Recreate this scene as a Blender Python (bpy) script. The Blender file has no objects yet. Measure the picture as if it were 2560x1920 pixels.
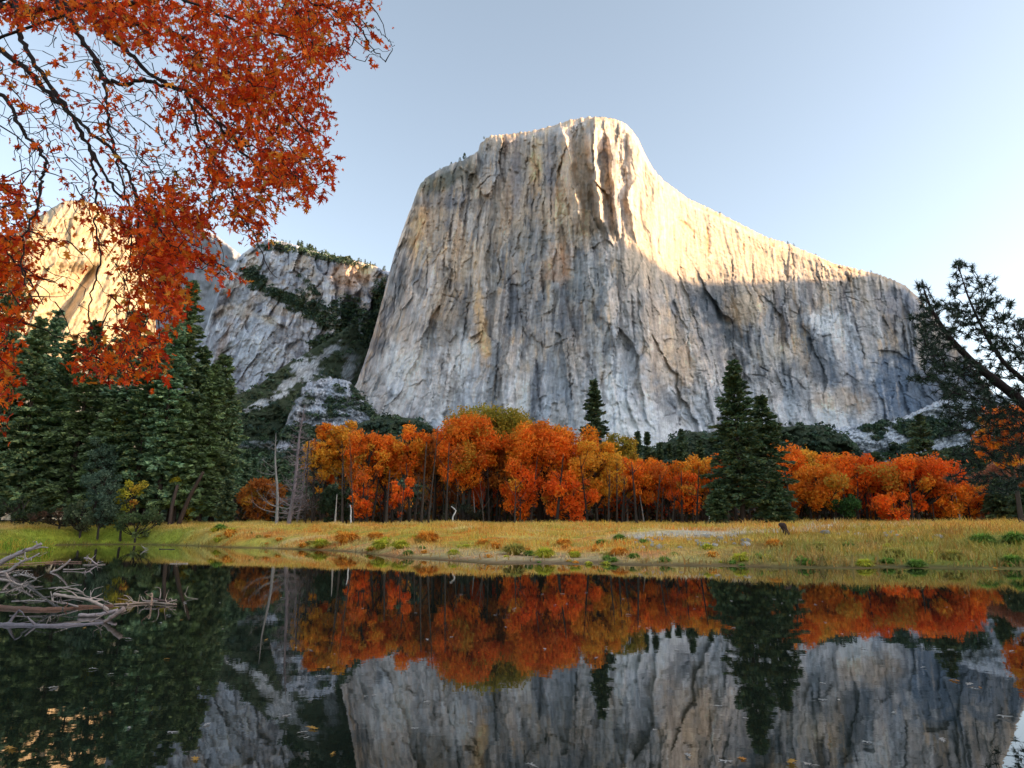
import bpy, math, random
import numpy as np
from mathutils import Vector, Matrix

S = bpy.context.scene
COL = S.collection
R = math.radians

# ---------------------------------------------------------------- camera, sky, sun, exposure
CAMZ = 1.6
FPX = 1678.0                       # focal length in pixels of the 2560 wide photograph
PITCH = math.atan((1322 - 960) / FPX)
cam_d = bpy.data.cameras.new('camera')
cam_d.sensor_width = 36.0
cam_d.lens = FPX / 2560 * 36.0
cam_d.clip_start = 0.05
cam_d.clip_end = 30000
cam = bpy.data.objects.new('camera', cam_d)
COL.objects.link(cam)
cam.location = (0, 0, CAMZ)
cam.rotation_euler = (R(90) + PITCH, 0, 0)
S.camera = cam

SUN_EL, SUN_AZ = R(17), R(102)     # azimuth clockwise from the view direction
SDIR = np.array([math.sin(SUN_AZ) * math.cos(SUN_EL), math.cos(SUN_AZ) * math.cos(SUN_EL), math.sin(SUN_EL)])
world = bpy.data.worlds.new('World')
S.world = world
world.use_nodes = True
wn = world.node_tree
wn.nodes.clear()
wo = wn.nodes.new('ShaderNodeOutputWorld')
wb = wn.nodes.new('ShaderNodeBackground')
sk = wn.nodes.new('ShaderNodeTexSky')
sk.sky_type = 'NISHITA'
sk.sun_disc = False
sk.sun_elevation = SUN_EL
sk.sun_rotation = SUN_AZ
sk.altitude = 1200
sk.air_density = 1.0
sk.dust_density = 4.5
sk.ozone_density = 1.0
wb.inputs['Strength'].default_value = 0.12
hs = wn.nodes.new('ShaderNodeHueSaturation')       # the pale, milky blue of this morning sky
hs.inputs['Saturation'].default_value = 0.62
hs.inputs['Hue'].default_value = 0.488
wn.links.new(sk.outputs[0], hs.inputs['Color'])
wn.links.new(hs.outputs[0], wb.inputs[0])
wn.links.new(wb.outputs[0], wo.inputs[0])

sun_d = bpy.data.lights.new('sun', 'SUN')
sun_d.energy = 3.5
sun_d.angle = R(0.5)
sun_d.color = (1.0, 0.64, 0.32)
sun = bpy.data.objects.new('sun', sun_d)
COL.objects.link(sun)
sun.rotation_euler = Vector(tuple(-SDIR)).to_track_quat('-Z', 'Y').to_euler()

vs = S.view_settings
vs.view_transform = 'Standard'
vs.look = 'None'
vs.gamma = 1
vs.use_curve_mapping = False
vs.exposure = 1.66
S.cycles.max_bounces = 6
S.cycles.transparent_max_bounces = 8
S.cycles.caustics_reflective = False
S.cycles.caustics_refractive = False

# ---------------------------------------------------------------- helpers
rng = np.random.default_rng(7)
CP, SP = math.cos(PITCH), math.sin(PITCH)


def ae(px, py):
    """a direction of the photograph as (X/Y, Z/Y) seen from where the camera stands"""
    cx = (np.asarray(px, float) - 1280) / FPX
    cy = (960 - np.asarray(py, float)) / FPX
    d = CP - cy * SP
    return cx / d, (SP + cy * CP) / d


def pt(px, py, Y):
    a, e = ae(px, py)
    return np.array([float(a) * Y, Y, CAMZ + float(e) * Y])


def _h(ix, iy, seed):
    n = (ix.astype(np.int64) * 374761393 + iy.astype(np.int64) * 668265263 + seed * 974634777) & 0xFFFFFFFF
    n = ((n ^ (n >> 13)) * 1274126177) & 0xFFFFFFFF
    n = ((n ^ (n >> 16)) * 2246822519) & 0xFFFFFFFF
    return ((n ^ (n >> 15)) & 0xFFFFFF) / float(0x1000000)


def noise2(x, y, seed=0):
    x = np.asarray(x, float); y = np.asarray(y, float)
    x, y = np.broadcast_arrays(x, y)
    ix = np.floor(x); iy = np.floor(y)
    fx = x - ix; fy = y - iy
    ux = fx * fx * fx * (fx * (fx * 6 - 15) + 10); uy = fy * fy * fy * (fy * (fy * 6 - 15) + 10)

    def g(dx, dy):
        t = _h(ix + dx, iy + dy, seed) * 2 * math.pi
        return np.cos(t) * (fx - dx) + np.sin(t) * (fy - dy)
    a = g(0, 0) * (1 - ux) + g(1, 0) * ux
    b = g(0, 1) * (1 - ux) + g(1, 1) * ux
    return (a * (1 - uy) + b * uy) * 1.5


def fbm(x, y, o=4, seed=0, gain=0.5):
    s = 0; am = 1.0; tot = 0
    for k in range(o):
        s = s + am * noise2(x * 2 ** k + 17.3 * k, y * 2 ** k - 9.1 * k, seed + 31 * k)
        tot += am; am *= gain
    return s / tot


def ridged(x, y, seed=0):
    return 1 - np.abs(noise2(x, y, seed)) * 2.2


def facets(x, y, seed=0, tilt=1.0):
    """broken rock: every cell is a plane of its own, at its own depth and tilt; returns (depth, tint) per point"""
    x, y = np.broadcast_arrays(np.asarray(x, float), np.asarray(y, float))
    ix = np.floor(x); iy = np.floor(y)
    best = np.full(x.shape, 1e9); D = np.zeros(x.shape); T = np.zeros(x.shape)
    for dx in (-1, 0, 1):
        for dy in (-1, 0, 1):
            cx = ix + dx; cy = iy + dy
            px = cx + _h(cx, cy, seed) ; py = cy + _h(cx, cy, seed + 1)
            ex = x - px; ey = y - py; d = ex * ex + ey * ey
            h = _h(cx, cy, seed + 2)
            k = d < best
            v = (h - .5) + tilt * ((_h(cx, cy, seed + 3) - .5) * ex + (_h(cx, cy, seed + 4) - .5) * ey * .6)
            D = np.where(k, v, D); T = np.where(k, _h(cx, cy, seed + 5) - .5, T); best = np.where(k, d, best)
    return D, T


def sstep(a, b, x):
    t = np.clip((x - a) / (b - a), 0, 1)
    return t * t * (3 - 2 * t)


def lerp(a, b, t):
    return a + (b - a) * t


def tag(o, label=None, cat=None, group=None, kind=None):
    if label: o['label'] = label
    if cat: o['category'] = cat
    if group: o['group'] = group
    if kind: o['kind'] = kind
    return o


def empty(name, loc, label, cat, group=None):
    o = bpy.data.objects.new(name, None)
    o.empty_display_size = 0.3
    COL.objects.link(o)
    o.location = tuple(float(v) for v in loc)
    return tag(o, label, cat, group)


def make_mesh(name, V, F, mat, cols=None, smooth=False):
    """V (n,3); F: list of (m,k) index arrays; cols (n,3) colour per vertex"""
    if isinstance(F, np.ndarray): F = [F]
    V = np.asarray(V, np.float32)
    me = bpy.data.meshes.new(name)
    me.vertices.add(len(V))
    me.vertices.foreach_set('co', V.ravel())
    idx = np.concatenate([f.ravel() for f in F]).astype(np.int32)
    tot = np.concatenate([np.full(len(f), f.shape[1], np.int32) for f in F])
    st = np.concatenate([[0], np.cumsum(tot)[:-1]]).astype(np.int32)
    me.loops.add(len(idx)); me.loops.foreach_set('vertex_index', idx)
    me.polygons.add(len(tot)); me.polygons.foreach_set('loop_start', st)
    me.polygons.foreach_set('loop_total', tot)
    if smooth:
        me.polygons.foreach_set('use_smooth', np.ones(len(tot), bool))
    if cols is not None:
        at = me.color_attributes.new('Col', 'FLOAT_COLOR', 'POINT')
        c = np.ones((len(V), 4), np.float32); c[:, :3] = cols
        at.data.foreach_set('color', c.ravel())
    me.update(calc_edges=True)
    if mat is not None: me.materials.append(mat)
    return me


def link(name, me, parent=None, loc=None, offset=None):
    o = bpy.data.objects.new(name, me)
    COL.objects.link(o)
    if parent is not None: o.parent = parent
    if loc is not None: o.location = tuple(float(v) for v in loc)
    return o


class MB:
    """collects tubes, cards and blobs as arrays"""
    def __init__(s):
        s.V = []; s.F3 = []; s.F4 = []; s.C = []; s.n = 0

    def add(s, V, F3=None, F4=None, C=(1, 1, 1)):
        V = np.asarray(V, float)
        if F3 is not None and len(F3): s.F3.append(np.asarray(F3) + s.n)
        if F4 is not None and len(F4): s.F4.append(np.asarray(F4) + s.n)
        C = np.asarray(C, float)
        if C.ndim == 1: C = np.tile(C, (len(V), 1))
        s.V.append(V); s.C.append(C); s.n += len(V)

    def tube(s, P, rad, sides=6, C=(1, 1, 1), wob=0.0, cap=True):
        P = np.asarray(P, float); n = len(P)
        rad = np.broadcast_to(np.asarray(rad, float), (n,))
        T = np.gradient(P, axis=0)
        T /= np.linalg.norm(T, axis=1)[:, None] + 1e-9
        ref = np.array([0.31, 0.17, 0.93]) if abs(T[:, 2]).mean() < 0.8 else np.array([0.93, 0.1, 0.1])
        A = np.cross(T, ref); A /= np.linalg.norm(A, axis=1)[:, None] + 1e-9
        B = np.cross(T, A)
        th = np.arange(sides) / sides * 2 * math.pi
        rr = rad[:, None] * (1 + wob * rng.uniform(-1, 1, (n, sides)))
        V = P[:, None, :] + rr[:, :, None] * (np.cos(th)[None, :, None] * A[:, None, :] + np.sin(th)[None, :, None] * B[:, None, :])
        V = V.reshape(-1, 3)
        i = np.arange(n - 1)[:, None] * sides; j = np.arange(sides)[None, :]; j2 = (j + 1) % sides
        F4 = np.stack([i + j, i + j2, i + sides + j2, i + sides + j], -1).reshape(-1, 4)
        F3 = None
        if cap and rad[-1] > 0.004:
            V = np.vstack([V, P[-1:] + T[-1:] * rad[-1] * 0.4, P[:1]])
            c = n * sides; b = (n - 1) * sides
            F3 = np.array([[b + k, b + (k + 1) % sides, c] for k in range(sides)] + [[(k + 1) % sides, k, c + 1] for k in range(sides)])
        s.add(V, F3, F4, C)

    def cards(s, C0, U, W, C, fold=0.0):
        """diamond leaf cards: centre C0 (n,3), half axes U (long) and W (wide)"""
        n = len(C0)
        N = np.cross(U, W); ln = np.linalg.norm(N, axis=1)[:, None] + 1e-9
        N = N / ln * np.linalg.norm(W, axis=1)[:, None] * fold
        V = np.stack([C0 - U, C0 + W + N, C0 + U, C0 - W + N], 1).reshape(-1, 3)
        F = np.arange(n * 4).reshape(n, 4)
        s.add(V, None, F, np.repeat(C, 4, axis=0))

    def tris(s, A, B, C_, C):
        n = len(A)
        V = np.stack([A, B, C_], 1).reshape(-1, 3)
        s.add(V, np.arange(n * 3).reshape(n, 3), None, np.repeat(C, 3, axis=0))

    def mesh(s, name, mat, smooth=False):
        F = []
        if s.F3: F.append(np.vstack(s.F3))
        if s.F4: F.append(np.vstack(s.F4))
        return make_mesh(name, np.vstack(s.V), F, mat, np.vstack(s.C), smooth)


def rdir(n):
    v = rng.normal(size=(n, 3))
    return v / np.linalg.norm(v, axis=1)[:, None]


def curve(pts, n):
    """smooth resample of a polyline (Catmull-Rom)"""
    P = np.asarray(pts, float)
    if len(P) == 2:
        return P[0] + (P[1] - P[0]) * np.linspace(0, 1, n)[:, None]
    Q = np.vstack([2 * P[0] - P[1], P, 2 * P[-1] - P[-2]])
    t = np.linspace(0, len(P) - 1 - 1e-6, n); k = t.astype(int); f = (t - k)[:, None]
    a, b, c, d = Q[k], Q[k + 1], Q[k + 2], Q[k + 3]
    return 0.5 * (2 * b + (c - a) * f + (2 * a - 5 * b + 4 * c - d) * f ** 2 + (3 * b - a - 3 * c + d) * f ** 3)


# ---------------------------------------------------------------- materials
def new_mat(name):
    m = bpy.data.materials.new(name); m.use_nodes = True
    nt = m.node_tree; nt.nodes.clear()
    return m, nt


def N(nt, t, **kw):
    n = nt.nodes.new(t)
    for k, v in kw.items():
        if k in n.inputs: n.inputs[k].default_value = v
        else: setattr(n, k, v)
    return n


def mat_rock(name, scale=0.02, stretch=6.0, bump=3.0, lo=0.72, hi=1.25, rough=0.95):
    m, nt = new_mat(name)
    out = N(nt, 'ShaderNodeOutputMaterial'); b = N(nt, 'ShaderNodeBsdfPrincipled'); b.inputs['Roughness'].default_value = rough
    b.inputs['Specular IOR Level'].default_value = 0.15
    at = N(nt, 'ShaderNodeAttribute', attribute_name='Col')
    tc = N(nt, 'ShaderNodeNewGeometry')
    mp = N(nt, 'ShaderNodeMapping'); mp.inputs['Scale'].default_value = (scale, scale, scale / stretch)
    no = N(nt, 'ShaderNodeTexNoise'); no.inputs['Scale'].default_value = 6; no.inputs['Detail'].default_value = 8; no.inputs['Roughness'].default_value = 0.65
    mp2 = N(nt, 'ShaderNodeMapping'); mp2.inputs['Scale'].default_value = (scale, scale, scale)
    n2 = N(nt, 'ShaderNodeTexNoise'); n2.inputs['Scale'].default_value = 9; n2.inputs['Detail'].default_value = 8; n2.inputs['Roughness'].default_value = 0.7
    mr = N(nt, 'ShaderNodeMapRange'); mr.inputs['From Min'].default_value = 0.3; mr.inputs['From Max'].default_value = 0.7
    mr.inputs['To Min'].default_value = lo; mr.inputs['To Max'].default_value = hi
    ml = N(nt, 'ShaderNodeVectorMath', operation='SCALE')
    ad = N(nt, 'ShaderNodeMath', operation='ADD')
    bp = N(nt, 'ShaderNodeBump'); bp.inputs['Strength'].default_value = 0.9; bp.inputs['Distance'].default_value = bump
    L = nt.links.new
    L(tc.outputs['Position'], mp.inputs[0]); L(mp.outputs[0], no.inputs[0]); L(tc.outputs['Position'], mp2.inputs[0]); L(mp2.outputs[0], n2.inputs[0])
    mx = N(nt, 'ShaderNodeMix'); mx.inputs['Factor'].default_value = 0.4
    L(no.outputs['Fac'], mx.inputs['A']); L(n2.outputs['Fac'], mx.inputs['B'])
    L(mx.outputs['Result'], mr.inputs['Value']); L(at.outputs['Color'], ml.inputs[0]); L(mr.outputs[0], ml.inputs['Scale'])
    L(ml.outputs[0], b.inputs['Base Color'])
    L(mx.outputs['Result'], bp.inputs['Height']); L(bp.outputs[0], b.inputs['Normal'])
    L(b.outputs[0], out.inputs[0])
    return m


def mat_leaf(name, trans=0.35, rough=0.6, vary=0.12, spec=0.2):
    m, nt = new_mat(name)
    out = N(nt, 'ShaderNodeOutputMaterial')
    at = N(nt, 'ShaderNodeAttribute', attribute_name='Col')
    b = N(nt, 'ShaderNodeBsdfPrincipled'); b.inputs['Roughness'].default_value = rough; b.inputs['Specular IOR Level'].default_value = spec
    t = N(nt, 'ShaderNodeBsdfTranslucent')
    mx = N(nt, 'ShaderNodeMixShader'); mx.inputs[0].default_value = trans
    g = N(nt, 'ShaderNodeNewGeometry')
    no = N(nt, 'ShaderNodeTexNoise'); no.inputs['Scale'].default_value = 14.0; no.inputs['Detail'].default_value = 3
    mr = N(nt, 'ShaderNodeMapRange'); mr.inputs['From Min'].default_value = 0.3; mr.inputs['From Max'].default_value = 0.7
    mr.inputs['To Min'].default_value = 1 - vary; mr.inputs['To Max'].default_value = 1 + vary
    sc = N(nt, 'ShaderNodeVectorMath', operation='SCALE')
    L = nt.links.new
    L(g.outputs['Position'], no.inputs[0]); L(no.outputs['Fac'], mr.inputs['Value'])
    L(at.outputs['Color'], sc.inputs[0]); L(mr.outputs[0], sc.inputs['Scale'])
    L(sc.outputs[0], b.inputs['Base Color']); L(sc.outputs[0], t.inputs[0])
    L(b.outputs[0], mx.inputs[1]); L(t.outputs[0], mx.inputs[2]); L(mx.outputs[0], out.inputs[0])
    return m


def mat_ground(name):
    m, nt = new_mat(name)
    out = N(nt, 'ShaderNodeOutputMaterial'); b = N(nt, 'ShaderNodeBsdfPrincipled'); b.inputs['Roughness'].default_value = 1.0
    b.inputs['Specular IOR Level'].default_value = 0.1
    at = N(nt, 'ShaderNodeAttribute', attribute_name='Col')
    g = N(nt, 'ShaderNodeNewGeometry')
    no = N(nt, 'ShaderNodeTexNoise'); no.inputs['Scale'].default_value = 1.3; no.inputs['Detail'].default_value = 10; no.inputs['Roughness'].default_value = 0.7
    mr = N(nt, 'ShaderNodeMapRange'); mr.inputs['From Min'].default_value = 0.3; mr.inputs['From Max'].default_value = 0.7
    mr.inputs['To Min'].default_value = 0.6; mr.inputs['To Max'].default_value = 1.3
    sc = N(nt, 'ShaderNodeVectorMath', operation='SCALE')
    bp = N(nt, 'ShaderNodeBump'); bp.inputs['Strength'].default_value = 0.8; bp.inputs['Distance'].default_value = 0.15
    L = nt.links.new
    L(g.outputs['Position'], no.inputs[0]); L(no.outputs['Fac'], mr.inputs['Value'])
    L(at.outputs['Color'], sc.inputs[0]); L(mr.outputs[0], sc.inputs['Scale']); L(sc.outputs[0], b.inputs['Base Color'])
    L(no.outputs['Fac'], bp.inputs['Height']); L(bp.outputs[0], b.inputs['Normal']); L(b.outputs[0], out.inputs[0])
    return m


def mat_water():
    m, nt = new_mat('still_water')
    out = N(nt, 'ShaderNodeOutputMaterial'); b = N(nt, 'ShaderNodeBsdfPrincipled')
    b.inputs['Base Color'].default_value = (0.010, 0.014, 0.010, 1)
    b.inputs['Roughness'].default_value = 0.012; b.inputs['IOR'].default_value = 1.8
    b.inputs['Specular IOR Level'].default_value = 0.85
    g = N(nt, 'ShaderNodeNewGeometry')
    mp = N(nt, 'ShaderNodeMapping'); mp.inputs['Scale'].default_value = (0.35, 1.2, 1)
    no = N(nt, 'ShaderNodeTexNoise'); no.inputs['Scale'].default_value = 1.5; no.inputs['Detail'].default_value = 3
    n2 = N(nt, 'ShaderNodeTexNoise'); n2.inputs['Scale'].default_value = 9; n2.inputs['Detail'].default_value = 2
    ad = N(nt, 'ShaderNodeMath', operation='MULTIPLY_ADD'); ad.inputs[1].default_value = 0.25
    bp = N(nt, 'ShaderNodeBump'); bp.inputs['Strength'].default_value = 0.035; bp.inputs['Distance'].default_value = 0.02
    L = nt.links.new
    L(g.outputs['Position'], mp.inputs[0]); L(mp.outputs[0], no.inputs[0]); L(g.outputs['Position'], n2.inputs[0])
    L(n2.outputs['Fac'], ad.inputs[0]); L(no.outputs['Fac'], ad.inputs[2]); L(ad.outputs[0], bp.inputs['Height'])
    L(bp.outputs[0], b.inputs['Normal']); L(b.outputs[0], out.inputs[0])
    return m


M_CLIFF = mat_rock('granite_face', 0.02, 7.0, 4.0)
M_TALUS = mat_rock('talus_rock', 0.05, 1.0, 3.0, 0.45, 1.5)
M_GROUND = mat_ground('meadow_soil')
M_LEAF = mat_leaf('autumn_leaf', 0.46)
M_NEEDLE = mat_leaf('conifer_needle', 0.12, 0.55, 0.2, 0.3)
M_GRASS = mat_leaf('grass_blade', 0.35, 0.7, 0.2)
M_BARK = mat_rock('bark', 2.0, 5.0, 0.03, 0.6, 1.4, 0.9)
M_WOOD = mat_rock('weathered_wood', 3.0, 0.3, 0.01, 0.65, 1.35, 0.8)
M_WATER = mat_water()


# ---------------------------------------------------------------- rock masses
def zones(P, Q, lst, col, soft=0.35, nz=None):
    for (cx, cy, rx, ry, ang, c, st) in lst:
        ca, sa = math.cos(R(ang)), math.sin(R(ang))
        dx, dy = P - cx, Q - cy
        u = (dx * ca + dy * sa) / rx; v = (-dx * sa + dy * ca) / ry
        r = np.sqrt(u * u + v * v) + (nz if nz is not None else 0) * 0.9
        k = (1 - sstep(1 - soft, 1 + soft, r)) * st
        col[...] = col * (1 - k[..., None]) + np.array(c) * k[..., None]


def relief(name, top, bot, plan, lean, nu, nv, disp, colour, mat, rnd=(20, 12, 60, 30), rough=1.5, seed=3, back=(40, 150, 500), drop=(8, 60, 300), x0=None, x1=None, label=None):
    """a standing rock mass: its outline, its plan (distance along Y by column), lean (m back per m up) and relief"""
    top = np.array(top, float); bot = np.array(bot, float); plan = np.array(plan, float)
    x0 = top[0, 0] if x0 is None else x0; x1 = top[-1, 0] if x1 is None else x1
    xs = np.linspace(x0, x1, nu)
    yt = np.interp(xs, top[:, 0], top[:, 1])
    yt = yt + rough * fbm(xs / 9.0, xs * 0 + seed, 4, seed, 0.6) * 2
    yb = np.maximum(np.interp(xs, bot[:, 0], bot[:, 1]), yt + 2)
    s = np.linspace(0, 1, nv) ** 0.9
    P = np.repeat(xs[None, :], nv, 0)
    Q = yb[None, :] + (yt - yb)[None, :] * s[:, None]
    A, E = ae(P, Q)
    Y0 = np.interp(xs, plan[:, 0], plan[:, 1])[None, :]
    ex, wx, ey, wy = rnd           # limb rounding: metres back and pixels, at the sides and over the top
    ds = np.minimum(P - x0, 1e9)
    tt = np.clip((Q - yt[None, :]) / wy, 0, 1)
    Y0 = Y0 + ey * (1 - np.sqrt(np.clip(1 - (1 - tt) ** 2, 0, 1)))
    Y0 = Y0 + disp(P, Q, (Q - yt[None, :]))
    lo, hi, zl = lean              # lean below and above height zl
    # solve Y = Y0 + lo*min(z,zl) + hi*max(z-zl,0), z = E*Y
    Ya = Y0 / np.clip(1 - lo * E, 0.15, None)
    Yb = (Y0 + (lo - hi) * zl) / np.clip(1 - hi * E, 0.15, None)
    Y = np.where(E * Ya < zl, Ya, Yb)
    V = np.stack([A * Y, Y, CAMZ + E * Y], -1)
    C = colour(P, Q, Q - yt[None, :])
    rows = [V]; cols = [C]
    Vt = V[-1]
    for b_, d_ in zip(back, drop):
        Yn = Vt[:, 1] + b_
        W = np.stack([Vt[:, 0] / Vt[:, 1] * Yn, Yn, np.maximum(Vt[:, 2] - d_ + 6 * fbm(xs / 30, xs * 0 + b_, 3, seed), -5)], -1)
        rows.append(W[None]); cols.append(C[-1:])
    G = np.concatenate(rows, 0); CC = np.concatenate(cols, 0)
    n, m_ = G.shape[:2]
    i = np.arange(n - 1)[:, None] * m_; j = np.arange(m_ - 1)[None, :]
    F = np.stack([i + j, i + j + 1, i + m_ + j + 1, i + m_ + j], -1).reshape(-1, 4)
    me = make_mesh(name, G.reshape(-1, 3), F, mat, CC.reshape(-1, 3), True)
    o = link(name, me)
    tag(o, label, None, None, 'structure')
    return o, V, P, Q, C


g3 = lambda r, g, b: np.array([r, g, b])
GREY, PALE, TAN, DARK = g3(.34, .34, .35), g3(.60, .62, .65), g3(.47, .36, .25), g3(.10, .11, .13)
OCHRE = g3(.56, .40, .24)

# --- the great monolith
EC_TOP = [(880, 985), (891, 958), (914, 897), (940, 810), (958, 741), (970, 694), (984, 642), (997, 603), (1018, 544), (1036, 498), (1046, 470), (1052, 458), (1070, 440),
          (1111, 417), (1157, 399), (1195, 379), (1199, 362), (1215, 345), (1230, 339), (1273, 335), (1331, 327), (1389, 312), (1424, 300), (1475, 292), (1510, 293), (1540, 298), (1562, 308),
          (1580, 325), (1597, 350), (1614, 388), (1632, 420), (1650, 442), (1668, 458), (1701, 482), (1724, 499), (1760, 514), (1805, 536), (1852, 560), (1910, 590),
          (1967, 608), (2025, 632), (2083, 658), (2141, 672), (2190, 684), (2223, 695), (2262, 713), (2291, 739), (2320, 773), (2349, 808), (2383, 850), (2416, 898), (2465, 961),
          (2512, 1019), (2560, 1067), (2620, 1110)]
EC_BOT = [(880, 1060), (960, 1150), (1060, 1200), (1300, 1230), (1650, 1240), (2000, 1200), (2620, 1210)]
EC_PLAN = [(880, 1480), (960, 1400), (1047, 1365), (1200, 1310), (1330, 1265), (1450, 1215), (1520, 1195), (1560, 1200), (1640, 1250), (1700, 1310), (1800, 1365), (1950, 1430), (2100, 1480), (2200, 1500),
           (2300, 1560), (2400, 1650), (2500, 1720), (2620, 1800)]


def stroke(M, P, Q, pts, w, amt=1.0, taper=True):
    pts = np.array(pts, float); xs = P[0]
    pad = 4 * w + 8
    c0 = np.searchsorted(xs, pts[:, 0].min() - pad); c1 = np.searchsorted(xs, pts[:, 0].max() + pad)
    if c1 - c0 < 2: return
    p = P[:, c0:c1]; q = Q[:, c0:c1]
    jx = 1.6 * noise2(p / 9, q / 9, 77) * min(2.0, w); best = np.full(p.shape, 1e9)
    for k in range(len(pts) - 1):
        ax, ay = pts[k]; bx, by = pts[k + 1]; dx, dy = bx - ax, by - ay; L2 = dx * dx + dy * dy + 1e-9
        t = np.clip(((p - ax) * dx + (q - ay) * dy) / L2, 0, 1)
        d = np.hypot(p + jx - ax - t * dx, q - ay - t * dy)
        if taper:
            g = (k + t) / (len(pts) - 1); d = d / (.35 + .65 * np.sin(np.clip(g * .9 + .08, 0, 1) * math.pi))
        best = np.minimum(best, d)
    m = np.exp(-(best / w) ** 2) * amt * np.clip(.72 + .6 * noise2(p / 16, q / 30, 78), 0, 1)
    M[:, c0:c1] = np.maximum(M[:, c0:c1], m)


LSX = [880, 960, 1150, 1400, 1600, 1750, 2000, 2620]; LSV = [-.32, -.30, -.14, -.02, .06, .22, .12, .25]
EC_DARK = [([(1127, 558), (1124, 640), (1125, 728)], 6), ([(1110, 555), (1109, 696)], 2.5), ([(1138, 656), (1138, 721), (1151, 757)], 2.2), ([(1196, 540), (1192, 674)], 1.8), ([(1241, 403), (1241, 443)], 1.8), ([(1317, 395), (1310, 464)], 4), ([(1068, 620), (1066, 740)], 2),
           ([(1102, 442), (1096, 584)], 1.6), ([(1292, 707), (1297, 760), (1310, 830), (1327, 852)], 2.2), ([(1315, 700), (1316, 805)], 2), ([(1353, 674), (1359, 745)], 2.2), ([(1579, 739), (1583, 800), (1587, 865)], 4.5), ([(2100, 705), (2122, 760), (2142, 820), (2162, 898)], 5), ([(2108, 740), (2120, 700)], 6),
           ([(1876, 936), (1910, 941), (1939, 962)], 3), ([(1948, 932), (1987, 946), (2013, 974)], 3.5), ([(1900, 917), (1924, 930)], 2.5), ([(2093, 748), (2122, 743), (2160, 757)], 2.5), ([(1741, 938), (1766, 926), (1776, 951)], 2.2), ([(1669, 1004), (1693, 1028), (1700, 1062)], 5), ([(1663, 1040), (1700, 1030), (1720, 1040)], 4),
           ([(2069, 652), (2107, 674), (2126, 705)], 5), ([(1107, 737), (1136, 744), (1149, 756)], 2.5), ([(1263, 712), (1281, 688), (1293, 677)], 2.5), ([(1310, 712), (1330, 697), (1343, 700)], 2.5), ([(1194, 470), (1225, 440), (1262, 436)], 2), ([(1155, 440), (1160, 500)], 1.6),
           ([(990, 705), (984, 790)], 2.2), ([(1345, 400), (1348, 470)], 2), ([(1380, 420), (1378, 560)], 3), ([(1170, 760), (1160, 840)], 2.5), ([(1245, 860), (1238, 1000)], 3), ([(1480, 900), (1478, 1040)], 2.5), ([(1418, 860), (1430, 1000)], 4), ([(1340, 900), (1352, 1040)], 3.5),
           ([(1550, 640), (1563, 720)], 2), ([(1620, 690), (1632, 790)], 1.6), ([(1830, 640), (1832, 700)], 2), ([(2236, 790), (2238, 880)], 6), ([(2256, 800), (2262, 880)], 4), ([(2280, 810), (2290, 890)], 6), ([(1515, 345), (1524, 470), (1533, 560)], 3), ([(2040, 780), (2030, 860)], 3), ([(1960, 770), (1980, 850)], 2.4), ([(1930, 700), (1940, 800)], 2.4)]
EC_BROWN = [([(1698, 551), (1712, 558), (1736, 580), (1734, 596)], 4), ([(1731, 512), (1789, 536), (1837, 556), (1878, 582)], 2.6), ([(1982, 633), (1985, 702)], 2.2), ([(1859, 604), (1860, 634)], 2.4), ([(1925, 604), (1936, 618)], 4), ([(1768, 570), (1772, 640)], 5), ([(1880, 660), (1886, 704)], 3), ([(2060, 660), (2110, 672), (2170, 690)], 3), ([(1955, 622), (1990, 628)], 2)]
EC_PALE = [([(1364, 596), (1415, 585), (1462, 598), (1505, 613), (1549, 628)], 1.3), ([(994, 712), (982, 822)], 1.8), ([(975, 840), (962, 900)], 2.2), ([(1317, 760), (1318, 810)], 2.5), ([(1560, 800), (1540, 960)], 4), ([(1462, 900), (1462, 1050)], 2.5), ([(2140, 740), (2180, 800), (2210, 840)], 2), ([(1830, 850), (1880, 900)], 5), ([(1150, 620), (1148, 700)], 2)]


def ec_u(P, Q):
    Ls = np.interp(P, LSX, LSV)
    w = 14 * fbm(P / 100, Q / 150, 3, 5)
    return P - Ls * (Q - 700) + w


EC_M = {}


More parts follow.
